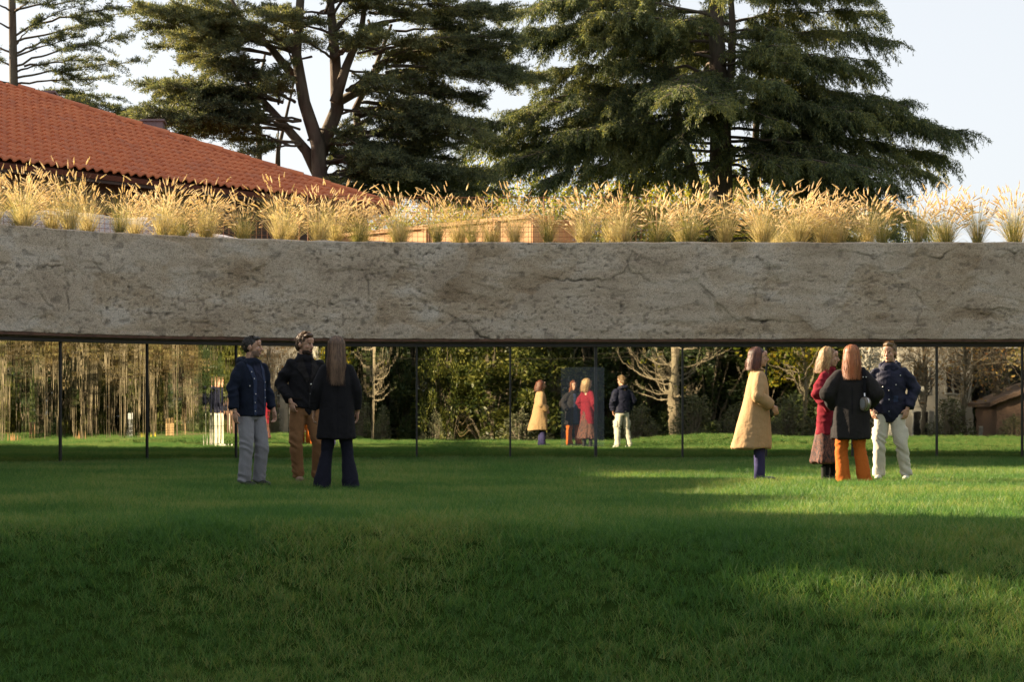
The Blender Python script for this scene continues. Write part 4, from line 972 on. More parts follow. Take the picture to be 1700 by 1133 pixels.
for i in range(9):
    plant_tree('evergreen_shrub', (-6.3 + i * 4.6, -28, -1.4), i * 2.3, 1.4, (SH + SHY)[i % 2 + 2], M_BARK, M_DARKHEDGE, nth(i) + ' shrub closing the view behind the rear row of the reflected hedge', 'shrub', 'rear row of the reflected hedge', sz=1.7)
    X = -4 + i * 4.6; plant_tree('evergreen_shrub', (X, -23, -1.2), i, 1.25, (SH + SHY)[i % 2 + 2], M_BARK, M_DARKHEDGE, nth(i) + ' tall dark shrub in the rear row of the reflected hedge', 'shrub', 'rear row of the reflected hedge', sz=1.5)
# rows of young staked trees, seen squeezed into streaks by the bent panes ------------------------
young = [broadleaf_meshes(81 + i, 7.5, 1.3, .055, n, .14, .12, 26, 6) for i, n in enumerate((2600, 900, 3600))]
M_GOLD = leafmat('gold_brown_leaves', [(.08, .06, .03), (.17, .125, .06), (.27, .21, .10), (.22, .22, .08)], .45, .6, .6)
for i, p in enumerate([4, 14, 34, 47, 62, 72, 80, 92, 98, 112, 124, 136, 143, 150, 158, 166, 178, 188, 196, 203, 212, 222, 232, 247, 256, 262, 276, 290, 299, 306, 314]):
    t_ = clear_t(p) + (i * 7 % 11) * 1.1; q = seen_in_glass(p, t_); plant_tree('young_tree', (q.x, q.y, gz(q.x, q.y)), i * 1.3, gr.uniform(.85, 1.2), young[i % 3], M_PALEBARK, M_GOLD, nth(i) + ' slim young tree from the left in the bent mirror panes', 'tree', 'young trees reflected in the bent panes')
aut = [broadleaf_meshes(91, 13, 4.2, .22, 15000, .24, .12, 40, 5), broadleaf_meshes(92, 12, 3.8, .2, 9000, .24, .2, 40, 8)]
for i, (p, t_) in enumerate([(-25, 52), (5, 62), (30, 55), (60, 60), (118, 66), (145, 58), (165, 50), (190, 60), (215, 56), (240, 66), (262, 62), (285, 70), (305, 68), (328, 74), (350, 80), (372, 72), (395, 66)]):
    q = seen_in_glass(p, t_); plant_tree('autumn_tree', (q.x, q.y, -1), i * 2.1, gr.uniform(.85, 1.2), aut[i % 2], M_BARK, [M_GOLD, M_LAUREL][i % 3 == 2], nth(i) + ' tall autumn tree from the left, far behind the young trees in the bent panes', 'tree', 'autumn trees reflected in the bent panes')
for i, p in enumerate(range(-20, 400, 22)):
    t_ = clear_t(min(p, 330)) + 22 + (i * 5 % 4) * 3; q = seen_in_glass(p, t_)
    plant_tree('garden_thicket', (q.x, q.y, -1), i * 1.7, 1.15 + .15 * (i % 3), (SH + SHY)[i % 2 + 2 * (i % 3 == 1)], M_BARK, [M_GOLD, M_LAUREL, M_DARKHEDGE][i % 3] if i % 3 != 1 else M_DARKHEDGE, nth(i) + ' dense thicket from the left behind the young trees in the bent panes', 'shrub', 'thickets reflected in the bent panes', sz=1.5)
# things standing about under the young trees
M_STRAWP = plain('straw_heap', (.28, .16, .07), .95, .35, 22, .03); M_YPL = plain('yellow_plastic', (.80, .62, .03), .5); M_TIMB = plain('pale_timber', (.36, .24, .12), .8, .2, 12); M_PALEM = plain('pale_metal', (.28, .29, .30), .5)
def at_glass(p, t_): t_ = clear_t(p) + .5; q = seen_in_glass(p, t_); return (q.x, q.y, gz(q.x, q.y))
for p, words in ((23, 'cone of orange straw reflected in the leftmost pane'), (134, 'cone of orange straw reflected in the second pane from left')):
    mb = MB(); mb.loft([(0, 0, -.05, .5, .5), (.02, 0, .15, .38, .4), (-.03, .02, .32, .22, .2), (0, 0, .5, .07, .07), (.01, 0, .56, .02, .02)], 14, 2); me = mb.mesh('straw_heap'); displace(me, lambda V, N: .05 * vn(V * 9, 3)); o = obj('straw_heap', me, M_STRAWP); o.location = at_glass(p, 14.5); o.scale = (.52,) * 3; tag(o, words, 'straw heap')
for p, words in ((237, 'small yellow marker cone reflected left of the second mullion'), (253, 'small yellow marker cone reflected right of the second mullion')):
    root = empty('marker_cone', at_glass(p, 15)); tag(root, words, 'cone'); mb = MB(); mb.loft([(0, 0, .03, .12, .12), (0, 0, .30, .03, .03), (0, 0, .33, .025, .025)], 12, 2); mb.build('cone', M_YPL, root); mb = MB(); mb.bevbox((0, 0, .015), (.32, .32, .03), .008); mb.build('base', M_YPL, root)
root = empty('tree_guard', at_glass(283, 15), .6); tag(root, 'pale timber tree guard crate reflected in the third pane', 'tree guard')
for sx in (-.28, .28):
    for sy in (-.28, .28): mb = MB(); mb.box((sx, sy, .55), (.06, .06, 1.15)); mb.build('post', M_TIMB, root)
for z in (.15, .30, .45, .60, .74):
    for sy in (-.32, .32): mb = MB(); mb.box((0, sy, z), (.68, .025, .12)); mb.build('slat', M_TIMB, root)
    for sx in (-.32, .32): mb = MB(); mb.box((sx, 0, z), (.025, .60, .12)); mb.build('slat', M_TIMB, root)
root = empty('folding_ladder', at_glass(215, 15.5), .5); tag(root, 'pale metal stepladder with a white sheet on top reflected in the second pane', 'ladder')
for sx in (-.22, .22): mb = MB(); mb.tube([(sx, -.3, 0), (sx * .8, 0, 1.1)], .02, 6); mb.tube([(sx, .3, 0), (sx * .8, 0, 1.1)], .02, 6); mb.build('rail', M_PALEM, root)
for z in (.25, .5, .75): mb = MB(); mb.box((0, -.3 * (1 - z / 1.1), z), (.42, .06, .03)); mb.build('step', M_PALEM, root)
mb = MB(); mb.bevbox((0, 0, 1.28), (.42, .05, .36), .01); mb.build('sheet', plain('white_sheet', (.38, .40, .42), .8), root)
root = empty('info_panel', at_glass(53, 15), -.5); tag(root, 'reddish brown panel on two posts reflected in the leftmost pane', 'sign')
mb = MB(); mb.bevbox((0, 0, .62), (.95, .04, .62), .01); mb.build('panel', plain('red_brown_panel', (.32, .16, .10), .8, .3, 6), root)
for sx in (-.42, .42): mb = MB(); mb.box((sx, .04, .45), (.05, .05, .95)); mb.build('post', M_TIMB, root)
root = empty('stake_tripod', at_glass(302, 15)); tag(root, 'pair of pale timber stakes tied to a young tree in the third pane', 'stakes')
for sx in (-.3, .3): mb = MB(); mb.tube([(sx, 0, -.1), (sx * .85, 0, 1.7)], .03, 6); mb.build('stake', M_TIMB, root)
mb = MB(); mb.box((0, 0, .7), (.6, .03, .07)); mb.build('tie', M_TIMB, root)
for o_ in COL.objects:
    if o_.parent is None and o_.name.split('.')[0] in ('tree_guard', 'folding_ladder', 'info_panel', 'stake_tripod', 'marker_cone'): o_.scale = (.62,) * 3
# brown soil strip in front of the young trees
V = []; F = []; ps = np.linspace(262, 345, 26)
for p in ps:
    for t_ in (clear_t(min(p, 330)) + .2, clear_t(min(p, 330)) + 9): q = seen_in_glass(p, t_); V.append((q.x, q.y, gz(q.x, q.y) + .03))
for i in range(25): F.append((2 * i, 2 * i + 1, 2 * i + 3, 2 * i + 2))
tag(obj('soil_bed', np_mesh('soil_bed', V, F), plain('reddish_soil', (.22, .12, .07), 1, .3, 3)), kind='structure')

# shade trees
for (q, t_, sc, w_) in ((5.2, 30, .5, 'first'), (8.3, 30, .52, 'second'), (7.2, 46, .75, 'rear')):
    shade_at(q, t_, sc, q, 'tall broadleaf tree left of the lawn outside the picture, %s in the row' % w_)

# stepped villa left of the pavilion, unseen, added so its top edge shades the lawn
def blocker():
    root = empty('sun_blocker', (0, 0, -.3)); tag(root, 'stepped rendered villa added unseen left of the pavilion to shade the lawn', 'house')
    D = Vector((-.875, .485, 0)); N = Vector((.485, .875, 0)); mw = plain('blocker_render', (.45, .38, .30), .9, .1, 2, .01); mr = plain('blocker_coping', (.25, .22, .20), .8)
    for (q0, q1, h, t0) in ((5.0, 11.3, 15.5, 34.5), (11.3, 12.9, 11.0, 34.4), (12.9, 15.7, 14.5, 34.3), (15.7, 19.0, 10.9, 34.4), (19.0, 23.0, 10.6, 35.2), (23.0, 28.0, 10.2, 36.4)):
        c = N * (q0 + q1) / 2 + D * (t0 + 3.5); ang = math.atan2(N.y, N.x)
        mb = MB(); mb.box((c.x, c.y, h / 2), (q1 - q0 - .02, 7, h), ang); mb.build('wall', mw, root)
        mb = MB(); mb.box((c.x, c.y, h + .09), (q1 - q0 + .2, 7.3, .16), ang); mb.build('coping', mr, root)
        for k in range(int((q1 - q0) // 1.7)):
            for z in (1.6, 4.6, 7.6):
                p = N * (q0 + .9 + 1.7 * k) + D * (t0 - .03); mb = MB(); mb.box((p.x, p.y, z), (.9, .08, 1.3), ang); w_ = mb.build('window', plain('window_frame', (.5, .5, .48), .5) if 'window_frame' not in bpy.data.materials else bpy.data.materials['window_frame'], root)
                mb = MB(); p = p - D * .05; mb.box((p.x, p.y, z), (.78, .04, 1.18), ang); mb.build('pane', M_BLACK, w_)
blocker()
added_canopy = broadleaf_meshes(36, 14, 5.6, .35, 42000, .28, .46, 60, 4)  # tree added out of view to hold sky light off the near lawn
plant_tree('added_canopy_tree', (-8.6, 11.5, -.4), 1, .88, added_canopy, M_BARK, M_SHADELEAF, 'tall tree added unseen at the left of the lawn to dim the foreground')
# ------------------------------------------------------------------ lawn grass
M_GRASS = leafmat('grass_blades', [(.056, .150, .036), (.082, .195, .046), (.14, .255, .060), (.29, .31, .11)], .42, .5, .55, True)
def tuft(seed, n, r, h0, h1):
    rng = random.Random(seed); V = []; F = []
    for _ in range(n):
        a = rng.uniform(0, 6.283); q = r * math.sqrt(rng.random()); b = rng.uniform(0, 6.283); le = abs(rng.gauss(0, .45)); L = rng.uniform(h0, h1)
        ribbon(V, F, (math.cos(a) * q, math.sin(a) * q, -.01), (math.cos(b) * le, math.sin(b) * le, 1), L, rng.uniform(.0024, .0042), rng.uniform(.2, 1.3), rng, 3)
    me = np_mesh('tuft', V, F); set_rnd(me, np.repeat(RNG.random(n), 3)); me.materials.append(M_GRASS); return me
tc = bpy.data.collections.new('tufts')
for i in range(6): tc.objects.link(bpy.data.objects.new('tuft_%d' % i, tuft(200 + i, 30, .075, .045, .11)))
tc.objects.link(bpy.data.objects.new('tuft_6', tuft(207, 20, .06, .08, .17)))
rg = np.random.default_rng(11)
def pts_in(x0f, x1f, y0, y1, dens):
    xm0 = min(x0f(y0), x0f(y1)); xm1 = max(x1f(y0), x1f(y1)); n = int((xm1 - xm0) * (y1 - y0) * dens)
    x = rg.uniform(xm0, xm1, n); y = rg.uniform(y0, y1, n); k = (x > np.vectorize(x0f)(y)) & (x < np.vectorize(x1f)(y)); return np.stack([x[k], y[k]], -1)
L0 = lambda y: -.178 * y - .35; L1 = lambda y: .378 * y + .4
P = [pts_in(L0, L1, 10, 14.6, 330), pts_in(L0, L1, 14.6, 19, 250), pts_in(L0, L1, 19, 25, 180), pts_in(L0, L1, 25, 35, 110), pts_in(lambda y: L1(y), lambda y: 26., 4, 35, 26), pts_in(lambda y: 26., lambda y: 46., -8, 33, 7), pts_in(lambda y: -2., lambda y: 26., -6, 4, 10)]
P = np.concatenate(P); cx, cy = ARC_X, GLY - ARC_R
inside = (P[:, 1] < GLY - .06) & ((P[:, 0] > ARC_X) | (P[:, 1] < cy) | (np.hypot(P[:, 0] - cx, P[:, 1] - cy) < ARC_R - .06)); inside &= ~((P[:, 0] > S1 + 1.8) & (P[:, 1] > 34))
P = P[inside]; Z = ground_z(P[:, 0], P[:, 1]); n = len(P)
me = bpy.data.meshes.new('lawn_grass'); me.vertices.add(n); me.vertices.foreach_set('co', np.stack([P[:, 0], P[:, 1], Z], -1).astype(np.float32).ravel())
patchn = vn(np.stack([P[:, 0] * .8, P[:, 1] * .8, P[:, 0] * 0], -1), 9)
at = me.attributes.new('scl', 'FLOAT', 'POINT'); at.data.foreach_set('value', (rg.uniform(.75, 1.2, n) * (1 + .22 * patchn)).astype(np.float32))
rot = np.stack([rg.normal(0, .13, n), rg.normal(0, .13, n), rg.uniform(0, 6.283, n)], -1)
at = me.attributes.new('rotv', 'FLOAT_VECTOR', 'POINT'); at.data.foreach_set('vector', rot.astype(np.float32).ravel())
pick = rg.integers(0, 6, n); pick[rg.random(n) < .012] = 6
at = me.attributes.new('pick', 'INT', 'POINT'); at.data.foreach_set('value', pick.astype(np.int32))
lawn = obj('lawn_grass', me); tag(lawn, 'long lush green grass of the lawn', 'grass', kind='stuff')
ng = bpy.data.node_groups.new('lawn', 'GeometryNodeTree'); ng.interface.new_socket('Geometry', in_out='INPUT', socket_type='NodeSocketGeometry'); ng.interface.new_socket('Geometry', in_out='OUTPUT', socket_type='NodeSocketGeometry')
gi = ng.nodes.new('NodeGroupInput'); go = ng.nodes.new('NodeGroupOutput'); iop = ng.nodes.new('GeometryNodeInstanceOnPoints'); ci = ng.nodes.new('GeometryNodeCollectionInfo')
ci.inputs['Collection'].default_value = tc; ci.inputs['Separate Children'].default_value = True; ci.inputs['Reset Children'].default_value = True
def named(nm, ty):
    q = ng.nodes.new('GeometryNodeInputNamedAttribute'); q.data_type = ty; q.inputs['Name'].default_value = nm; return next(o_ for o_ in q.outputs if o_.enabled and o_.name == 'Attribute')
ng.links.new(gi.outputs[0], iop.inputs['Points']); ng.links.new(ci.outputs[0], iop.inputs['Instance']); iop.inputs['Pick Instance'].default_value = True
ng.links.new(named('pick', 'INT'), iop.inputs['Instance Index']); ng.links.new(named('scl', 'FLOAT'), iop.inputs['Scale'])
er = ng.nodes.new('FunctionNodeEulerToRotation'); ng.links.new(named('rotv', 'FLOAT_VECTOR'), er.inputs[0]); ng.links.new(er.outputs[0], iop.inputs['Rotation']); ng.links.new(iop.outputs[0], go.inputs[0])
lawn.modifiers.new('grass', 'NODES').node_group = ng
print('tufts', n)
# ------------------------------------------------------------------ people
M_SKIN = plain('skin', (.50, .29, .20), .5, .08, 30); M_SKIN.node_tree.nodes['Principled BSDF'].inputs['Subsurface Weight'].default_value = .08
M_LIPS = plain('lips', (.42, .15, .12), .45, .08, 30); M_STUB = plain('stubbled_skin', (.27, .17, .13), .7, .15, 90)
M_EYEW = plain('eye_white', (.75, .73, .70), .3, .02); M_IRIS = plain('iris', (.04, .025, .015), .25, .1)
M_METAL = plain('steel_fitting', (.75, .75, .74), .3, .05, 5, 0, 1)
def hairmat(name, a, b, c):
    t = NT(name); v = t.coord('Object', (1, 1, .12)); f = t.noise(v, 75, 3, .6); at = t.n('Attribute'); at.attribute_name = 'rnd'
    ad = t.n('Math', operation='MULTIPLY_ADD'); t.l(at.outputs['Fac'], ad.inputs[0]); ad.inputs[1].default_value = .9; t.l(f, ad.inputs[2])
    t.base(t.ramp(ad.outputs[0], [(.42, a), (.85, b), (1.25, c)])); t.b.inputs['Roughness'].default_value = .55; t.b.inputs['Anisotropic'].default_value = .4
    t.b.inputs['Specular IOR Level'].default_value = .6
    return t.m
H_BLACK = hairmat('dark_hair', (.012, .009, .008), (.030, .021, .016), (.06, .04, .03))
H_BROWN = hairmat('brown_hair', (.05, .025, .012), (.12, .062, .03), (.22, .125, .06))
H_LONGB = hairmat('light_brown_hair', (.045, .024, .014), (.12, .065, .038), (.24, .14, .08))
H_RED = hairmat('copper_hair', (.09, .022, .008), (.24, .07, .02), (.42, .15, .05))
H_AUB = hairmat('auburn_hair', (.025, .009, .006), (.085, .024, .013), (.17, .055, .027))
H_BLOND = hairmat('blond_hair', (.13, .065, .025), (.34, .19, .078), (.56, .37, .17))
H_DBLOND = hairmat('dark_blond_hair', (.10, .06, .028), (.22, .14, .06), (.36, .24, .12))

def Rz(a): return Matrix.Rotation(a, 3, 'Z')
def hand(mb, w, d, n_, sgn, curl=.35, k=1.0):
    """palm + five bent fingers; w wrist, d pointing direction, n_ palm normal, sgn side of the thumb"""
    w = Vector(w); d = Vector(d).normalized(); n_ = Vector(n_); n_ = (n_ - d * n_.dot(d)).normalized(); s = d.cross(n_) * sgn
    M = Matrix((tuple(s), tuple(n_), tuple(d))).transposed()
    mb.ell(w + d * .045 * k, (.038 * k, .017 * k, .058 * k), M, 12, 8); mb.ell(w + d * .07 * k + s * .004, (.040 * k, .014 * k, .030 * k), M, 12, 8)
    mb.tube([w - d * .05, w + d * .02], [.025 * k, .026 * k], 10)
    for j, (o_, L) in enumerate(((.028, .92), (.010, 1.0), (-.009, .94), (-.027, .76))):
        p = w + d * .088 * k + s * o_ * k; a = curl * (.5 + .12 * j); pts = [p - d * .02]; pts.append(p)
        for seg in (.040, .026, .020):
            dd = (d * math.cos(a) + n_ * math.sin(a)).normalized(); p = p + dd * seg * L * k; pts.append(p); a += curl * 1.1 + .08
        mb.tube(pts, [.0095 * k, .0092 * k, .0085 * k, .0078 * k, .006 * k], 8)
    p = w + d * .022 * k + s * .030 * k; pts = [p - s * .015, p]
    for seg, aa in ((.034, .75), (.028, .35)):
        dd = (d * math.cos(aa) + s * math.sin(aa) * .8 + n_ * .35).normalized(); p = p + dd * seg * k; pts.append(p)
    mb.tube(pts, [.014 * k, .012 * k, .0105 * k, .008 * k], 8)

def head_mb(fem=False):
    mb = MB(); j = .93 if fem else 1.0
    mb.ell((0, .014, .028), (.074, .096, .092)); mb.ell((0, -.028, -.035), (.058 * j, .064, .080)); mb.ell((0, -.066, -.092), (.026 * j, .022, .019))
    mb.ell((0, -.02, -.075), (.050 * j, .055, .035)); mb.ell((0, -.082, .030), (.050, .014, .012)); mb.ell((0, -.076, .055), (.052, .022, .034))
    mb.tube([(0, -.086, .022), (0, -.103, -.012), (0, -.117, -.030)], [.009, .011, .0135], 8); mb.ell((0, -.103, -.036), (.017, .013, .009))
    for sx in (-1, 1):
        mb.ell((sx * .036, -.068, -.022), (.020, .018, .022)); mb.ell((sx * .076, .012, -.008), (.010, .020, .032), Rz(sx * .25)); mb.ell((sx * .030, -.074, .004), (.014, .010, .010))
    mb.ell((0, -.090, -.058), (.024, .009, .0062)); mb.ell((0, -.088, -.068), (.021, .009, .0065))
    mb.tube([(0, .015, -.06), (0, .022, -.13), (0, .030, -.22)], [.054 * j, .053 * j, .062 * j], 14)
    return mb

def xform(me, M):
    me.transform(M); me.update(); return me
def join_np(name, meshes):
    V = []; F = []; b = 0; S = []
    for me in meshes:
        v, _ = mesh_np(me); V.append(v); 
        for p in me.polygons: F.append([i + b for i in p.vertices]); S.append(p.material_index)
        b += len(v)
    out = bpy.data.meshes.new(name); out.from_pydata(np.concatenate(V).tolist(), [], F); out.polygons.foreach_set('material_index', S); out.polygons.foreach_set('use_smooth', np.ones(len(F), bool)); out.update(); return out

HZ = 1.650    # head centre height of a 1.78 m person
class Person:
    def __init__(s, X, Y, H, yaw, label, fem=False, head_yaw=0, head_tilt=0, lean=0):
        Y = Y * 1.1669; s.k = H / 1.78; z = gz(X, Y); s.root = empty('person', (X, Y, z), R(yaw)); s.root.scale = (s.k,) * 3
        tag(s.root, label, 'person'); s.fem = fem; s.hy = R(head_yaw); s.arms = {}; s.skin_mb = MB(); s.hand_mb = MB(); s.seed = int(abs(X * 100) + Y * 7) % 97
        s.HM = Matrix.Translation((0, -.012, HZ)) @ Matrix.Rotation(s.hy, 4, 'Z') @ Matrix.Rotation(R(head_tilt), 4, 'X') @ Matrix.Scale(1.06, 4)
    def limb(s, pts, rads): s.skin_mb.tube(pts, rads, 10); [s.skin_mb.ell(p, (r * 1.02,) * 3, None, 10, 6) for p, r in zip(pts, rads)]
    def body(s, arms, feet, hands=None, stub=False, skin=None):
        """arms {side: (shoulder, elbow, wrist)}, feet {side: (hip, knee, ankle)}"""
        w = .9 if s.fem else 1.0
        mb = s.skin_mb; mb.loft([(0, 0, .86, .13, .10), (0, 0, .95, .155, .105), (0, 0, 1.08, .125 * w, .09), (0, -.005, 1.25, .15 * w, .105), (0, 0, 1.36, .150 * w, .095), (0, .01, 1.44, .085, .07), (0, .02, 1.52, .055, .055)], 24, 2)
        for sd, (a, b, c) in arms.items(): a = (a[0] * .90, a[1], a[2] - .055); s.limb([a, b, c], [.042 * w, .038 * w, .028])
        for sd, (a, b, c) in feet.items(): s.limb([a, b, c], [.080, .055, .038])
        for h in (hands or []): hand(s.hand_mb, **h)
        parts = [remesh(mb, .016, 3)]
        hm = remesh(head_mb(s.fem), .0055, 3)
        hm.materials.clear(); 
        mi = []
        for p in hm.polygons:
            c = p.center
            lip = abs(c.x) < .023 and -.074 < c.z < -.053 and c.y < -.088
            st = stub and c.y < -.002 - .4 * (c.z + .06) and c.z < -.040 - .5 * max(0, c.y + .02) * 0 and c.y < .02 and c.z > -.125 and not (abs(c.x) < .02 and c.y < -.1 and c.z > -.045)
            mi.append(1 if lip else 2 if st else 0)
        hm.polygons.foreach_set('material_index', mi)
        xform(hm, s.HM); parts.append(hm)
        if s.hand_mb.v: parts.append(remesh(s.hand_mb, .0045, 2))
        for q in parts:
            if q is not hm: q.polygons.foreach_set('material_index', np.zeros(len(q.polygons), np.int32))
        me = join_np('body', parts)
        for m in (skin or M_SKIN, M_LIPS, M_STUB): me.materials.append(m)
        o = obj('body', me, None, s.root)
        e = MB(); ir = MB(); br = MB()
        for sx in (-1, 1):
            e.ell((sx * .031, -.0785, .005), (.0100, .0075, .0052), None, 10, 6); ir.ell((sx * .031, -.0850, .005), (.0045, .0020, .0045), None, 8, 5)
            br.tube([(sx * .014, -.094, .020), (sx * .03, -.094, .026), (sx * .046, -.082, .021)], [.003, .0042, .002], 6)
        for nm, b_, m in (('eyes', e, M_EYEW), ('irises', ir, M_IRIS), ('eyebrows', br, H_BROWN)):
            x_ = b_.build(nm, m, s.root, True); xform(x_.data, s.HM)
        return s
    def garment(s, name, mb, m, vox=.010, fold=None, sm=4):
        me = remesh(mb, vox, sm)
        if fold: displace(me, fold)
        o = obj(name, me, m, s.root, True); return o
    def hair(s, m, kind, length=.3, n=520, wave=.004, col=None):
        rng = np.random.default_rng(s.seed); cap = MB(); cz = .0
        if kind == 'short': cap.ell((0, .018, .036), (.0775, .100, .094)); cap.ell((0, .052, .0), (.064, .056, .065)); cap.ell((0, -.040, .098), (.055, .050, .026))
        elif kind == 'mid': cap.ell((0, .020, .040), (.083, .104, .098)); cap.ell((0, .058, -.012), (.072, .062, .085)); cap.ell((0, -.042, .104), (.060, .050, .032))
        else: cap.ell((0, .024, .036), (.080, .101, .094)); cap.ell((0, .058, -.04), (.076, .062, .125)); 
        me = remesh(cap, .008, 2)
        displace(me, lambda V, N: .006 * vn(V * [60, 60, 18], s.seed) + .004 * vn(V * 25, 3))
        # open the face: drop cap polygons in front of the hairline
        bm = bmesh.new(); bm.from_mesh(me)
        def bare(c):
            lim = .074 + .25 * max(0, -.05 - c.y)
            if kind == 'long' or kind == 'bob': lim = .070
            if c.y < -.030 - .25 * max(0, c.z) and c.z < lim: return True
            if kind in ('short', 'mid') and c.z < .004 and c.y < .028: return True
            if kind in ('short', 'mid') and abs(c.x) > .05 and c.y < -.01 and c.z < .03: return True
            return False
        bmesh.ops.delete(bm, geom=[f for f in bm.faces if bare(f.calc_center_median())], context='FACES'); bm.to_mesh(me); bm.free()
        V, F = [], []; b = 0; SEG = 9; RN = []; lock = rng.random(60); lockoff = rng.uniform(-.006, .010, 60)
        M3 = s.HM.to_3x3(); 
        for i in range(n):
            az = rng.uniform(0, 2 * math.pi); el = rng.uniform(.0, 1) ** .7 * 1.25      # root on the scalp
            u = Vector((math.cos(az) * math.cos(el), math.sin(az) * math.cos(el), math.sin(el)))
            if kind in ('short', 'mid'):
                if u.y < -.25 and el < .45: continue
                p = Vector((0, .018, .034)) + Vector((u.x * .079, u.y * .101, u.z * .095)); d = (u * .5 + Vector((rng.normal() * .3, -.55 + .9 * (u.y > .3), .25 - .6 * (u.y > .3)))).normalized()
                L = rng.uniform(.6, 1.2) * length; pts = [p + d * L * t_ - u * .3 * L * t_ * t_ for t_ in np.linspace(0, 1, 4)]; wd = .006
            else:
                # parted at the crown, falls over the head and down
                if u.y < -.52 and abs(u.x) < .75 and el < .75: continue
                pts = []; hx, hy = u.x, u.y; rr_ = math.hypot(hx, hy) + 1e-6; ax_, ay_ = hx / rr_, hy / rr_
                if ay_ < -.35: ay_ = -.35; 
                end = -length * rng.uniform(.86, 1.04); out = .085; ph = rng.uniform(0, 6.28); lk = int(az * 6.4 + el * 2) % 60; jit = rng.uniform(-.002, .004) + lockoff[lk] * .7; flare = (rng.uniform(-.012, .026) if rng.random() < .9 else rng.uniform(.015, .035)) + lockoff[(lk * 7) % 60] * 1.6
                e0 = el
                for t_ in np.linspace(0, 1, SEG):
                    if t_ < .4:
                        e_ = e0 * (1 - t_ / .4); q = Vector((ax_ * math.cos(e_) * (.089 + jit), .022 + ay_ * math.cos(e_) * (.109 + jit), .034 + math.sin(e_) * (.103 + jit)))
                    else:
                        f = (t_ - .4) / .6; z_ = .030 + (end - .030) * f; rad = .97 + .24 * math.sin(min(1, f * 1.2) * math.pi) * .5 + flare * 10 * f
                        q = Vector((ax_ * .088 * rad, .022 + ay_ * .108 * (rad if ay_ > 0 else .9) + .018 * f, z_))
                        q.x += wave * math.sin(f * 9 + ph); q.y += wave * math.cos(f * 8 + ph)
                    pts.append(q)
                wd = .0055
            lk = int(az * 6.4 + el * 2) % 60; RN.append(.72 * lock[lk] + .28 * rng.random()); pts = [Vector(p) for p in pts]; k = len(pts); sidev = Vector((-u.y, u.x, 0)); sidev = sidev.normalized() if sidev.length > .01 else Vector((1, 0, 0)); b0 = len(V)
            for j, p in enumerate(pts):
                ww = wd * (1 - .75 * (j / (k - 1)) ** 2); c_ = s.HM @ p
                V.append(tuple(c_ - M3 @ sidev * ww / 2)); V.append(tuple(c_ + M3 @ sidev * ww / 2))
            for j in range(k - 1): F.append((b0 + 2 * j, b0 + 2 * j + 1, b0 + 2 * j + 3, b0 + 2 * j + 2))
        xform(me, s.HM); cv, _ = mesh_np(me); b0 = len(V); V += [tuple(v) for v in cv]; F2 = [tuple(i + b0 for i in p.vertices) for p in me.polygons]
        out = bpy.data.meshes.new('hair'); out.from_pydata(V, [], F + F2); out.update(); rn = np.concatenate([np.repeat(np.array(RN), 3 if kind in ('short', 'mid') else SEG - 1)[:len(F)], np.full(len(F2), .05)])
        set_rnd(out, rn); out.polygons.foreach_set('use_smooth', np.ones(len(out.polygons), bool)); return obj('hair', out, m, s.root)
    def shoes(s, m, feet, toe=(0, -1), h=.075, heel=0):
        for (x, y) in feet:
            mb = MB(); d = Vector((toe[0], toe[1], 0)).normalized(); a = math.atan2(d.x, -d.y)
            M = Rz(a); c = Vector((x, y, 0))
            mb.ell(c + M @ Vector((0, -.07, .045)), (.046, .13, .040), M); mb.ell(c + M @ Vector((0, .02, .06)), (.042, .065, .055), M); mb.tube([c + Vector((0, .01, .05)), c + Vector((0, .015, h + .06))], [.042, .045], 10)
            mb.box(c + M @ Vector((0, -.05, .014)), (.085, .25, .026), a)
            s.garment('shoe', mb, m, .008, None, 3)

def folds_v(a, f=9, seed=0, zlo=None):
    """long vertical folds growing towards the hem"""
    def fn(V, N):
        P = V * [f, f, 1.1]; P = P + .25 * np.stack([vn(V * 3, 5), vn(V * 3, 6), vn(V * 3, 7)], -1); g = 1.5 * a * (1 - 2.4 * np.abs(vn(P, seed))) + a * .5 * vn(V * [f * 2.3, f * 2.3, 3], seed + 1) + .004 * (1 - 2 * np.abs(fbm(V * [13, 13, 24], 2, seed + 2)))
        armw = np.clip((np.abs(V[:, 0]) - .19) / .05, 0, 1) * (V[:, 2] > 1.0); g = g + .007 * armw * (1 - 2.4 * np.abs(vn(V * [9, 9, 19] + 3, seed + 7)))
        if zlo is not None: g = g * np.clip((zlo[1] - V[:, 2]) / (zlo[1] - zlo[0]), .25, 1)
        return g
    return fn
def folds_h(a, seed=0, f=16):
    """pinched cross folds of trousers and sleeves, stronger at knee and ankle"""
    def fn(V, N):
        P = V * [5, 5, f]; P[:, 2] += 3.0 * V[:, 0] * f * .25
        r_ = 1 - np.abs(vn(P, seed)) * 2; w = .35 + .9 * np.exp(-((V[:, 2] - .50) / .12) ** 2) + .9 * np.exp(-((V[:, 2] - .12) / .10) ** 2) + .4 * np.exp(-((V[:, 2] - .86) / .08) ** 2)
        return a * r_ * w + a * .5 * vn(V * [12, 12, 5], seed + 1) + .0015 * vn(V * 60, seed + 3)
    return fn
def folds_j(a, seed=0):
    def fn(V, N):
        P = V * [7, 7, 13]; P[:, 2] += 5 * np.abs(V[:, 0]); r_ = 1 - np.abs(vn(P, seed)) * 2.2
        arm = np.clip((np.abs(V[:, 0]) - .17) / .08, 0, 1)
        r2 = 1 - 2.4 * np.abs(vn(V * [5, 5, 10] + [2, 0, 0] + V[:, :1] * [0, 0, 9], seed + 5)); return a * (.45 + .9 * arm) * r_ + a * .6 * r2 + a * .5 * vn(V * [5, 5, 3], seed + 2) + .0012 * vn(V * 50, seed + 3)
    return fn
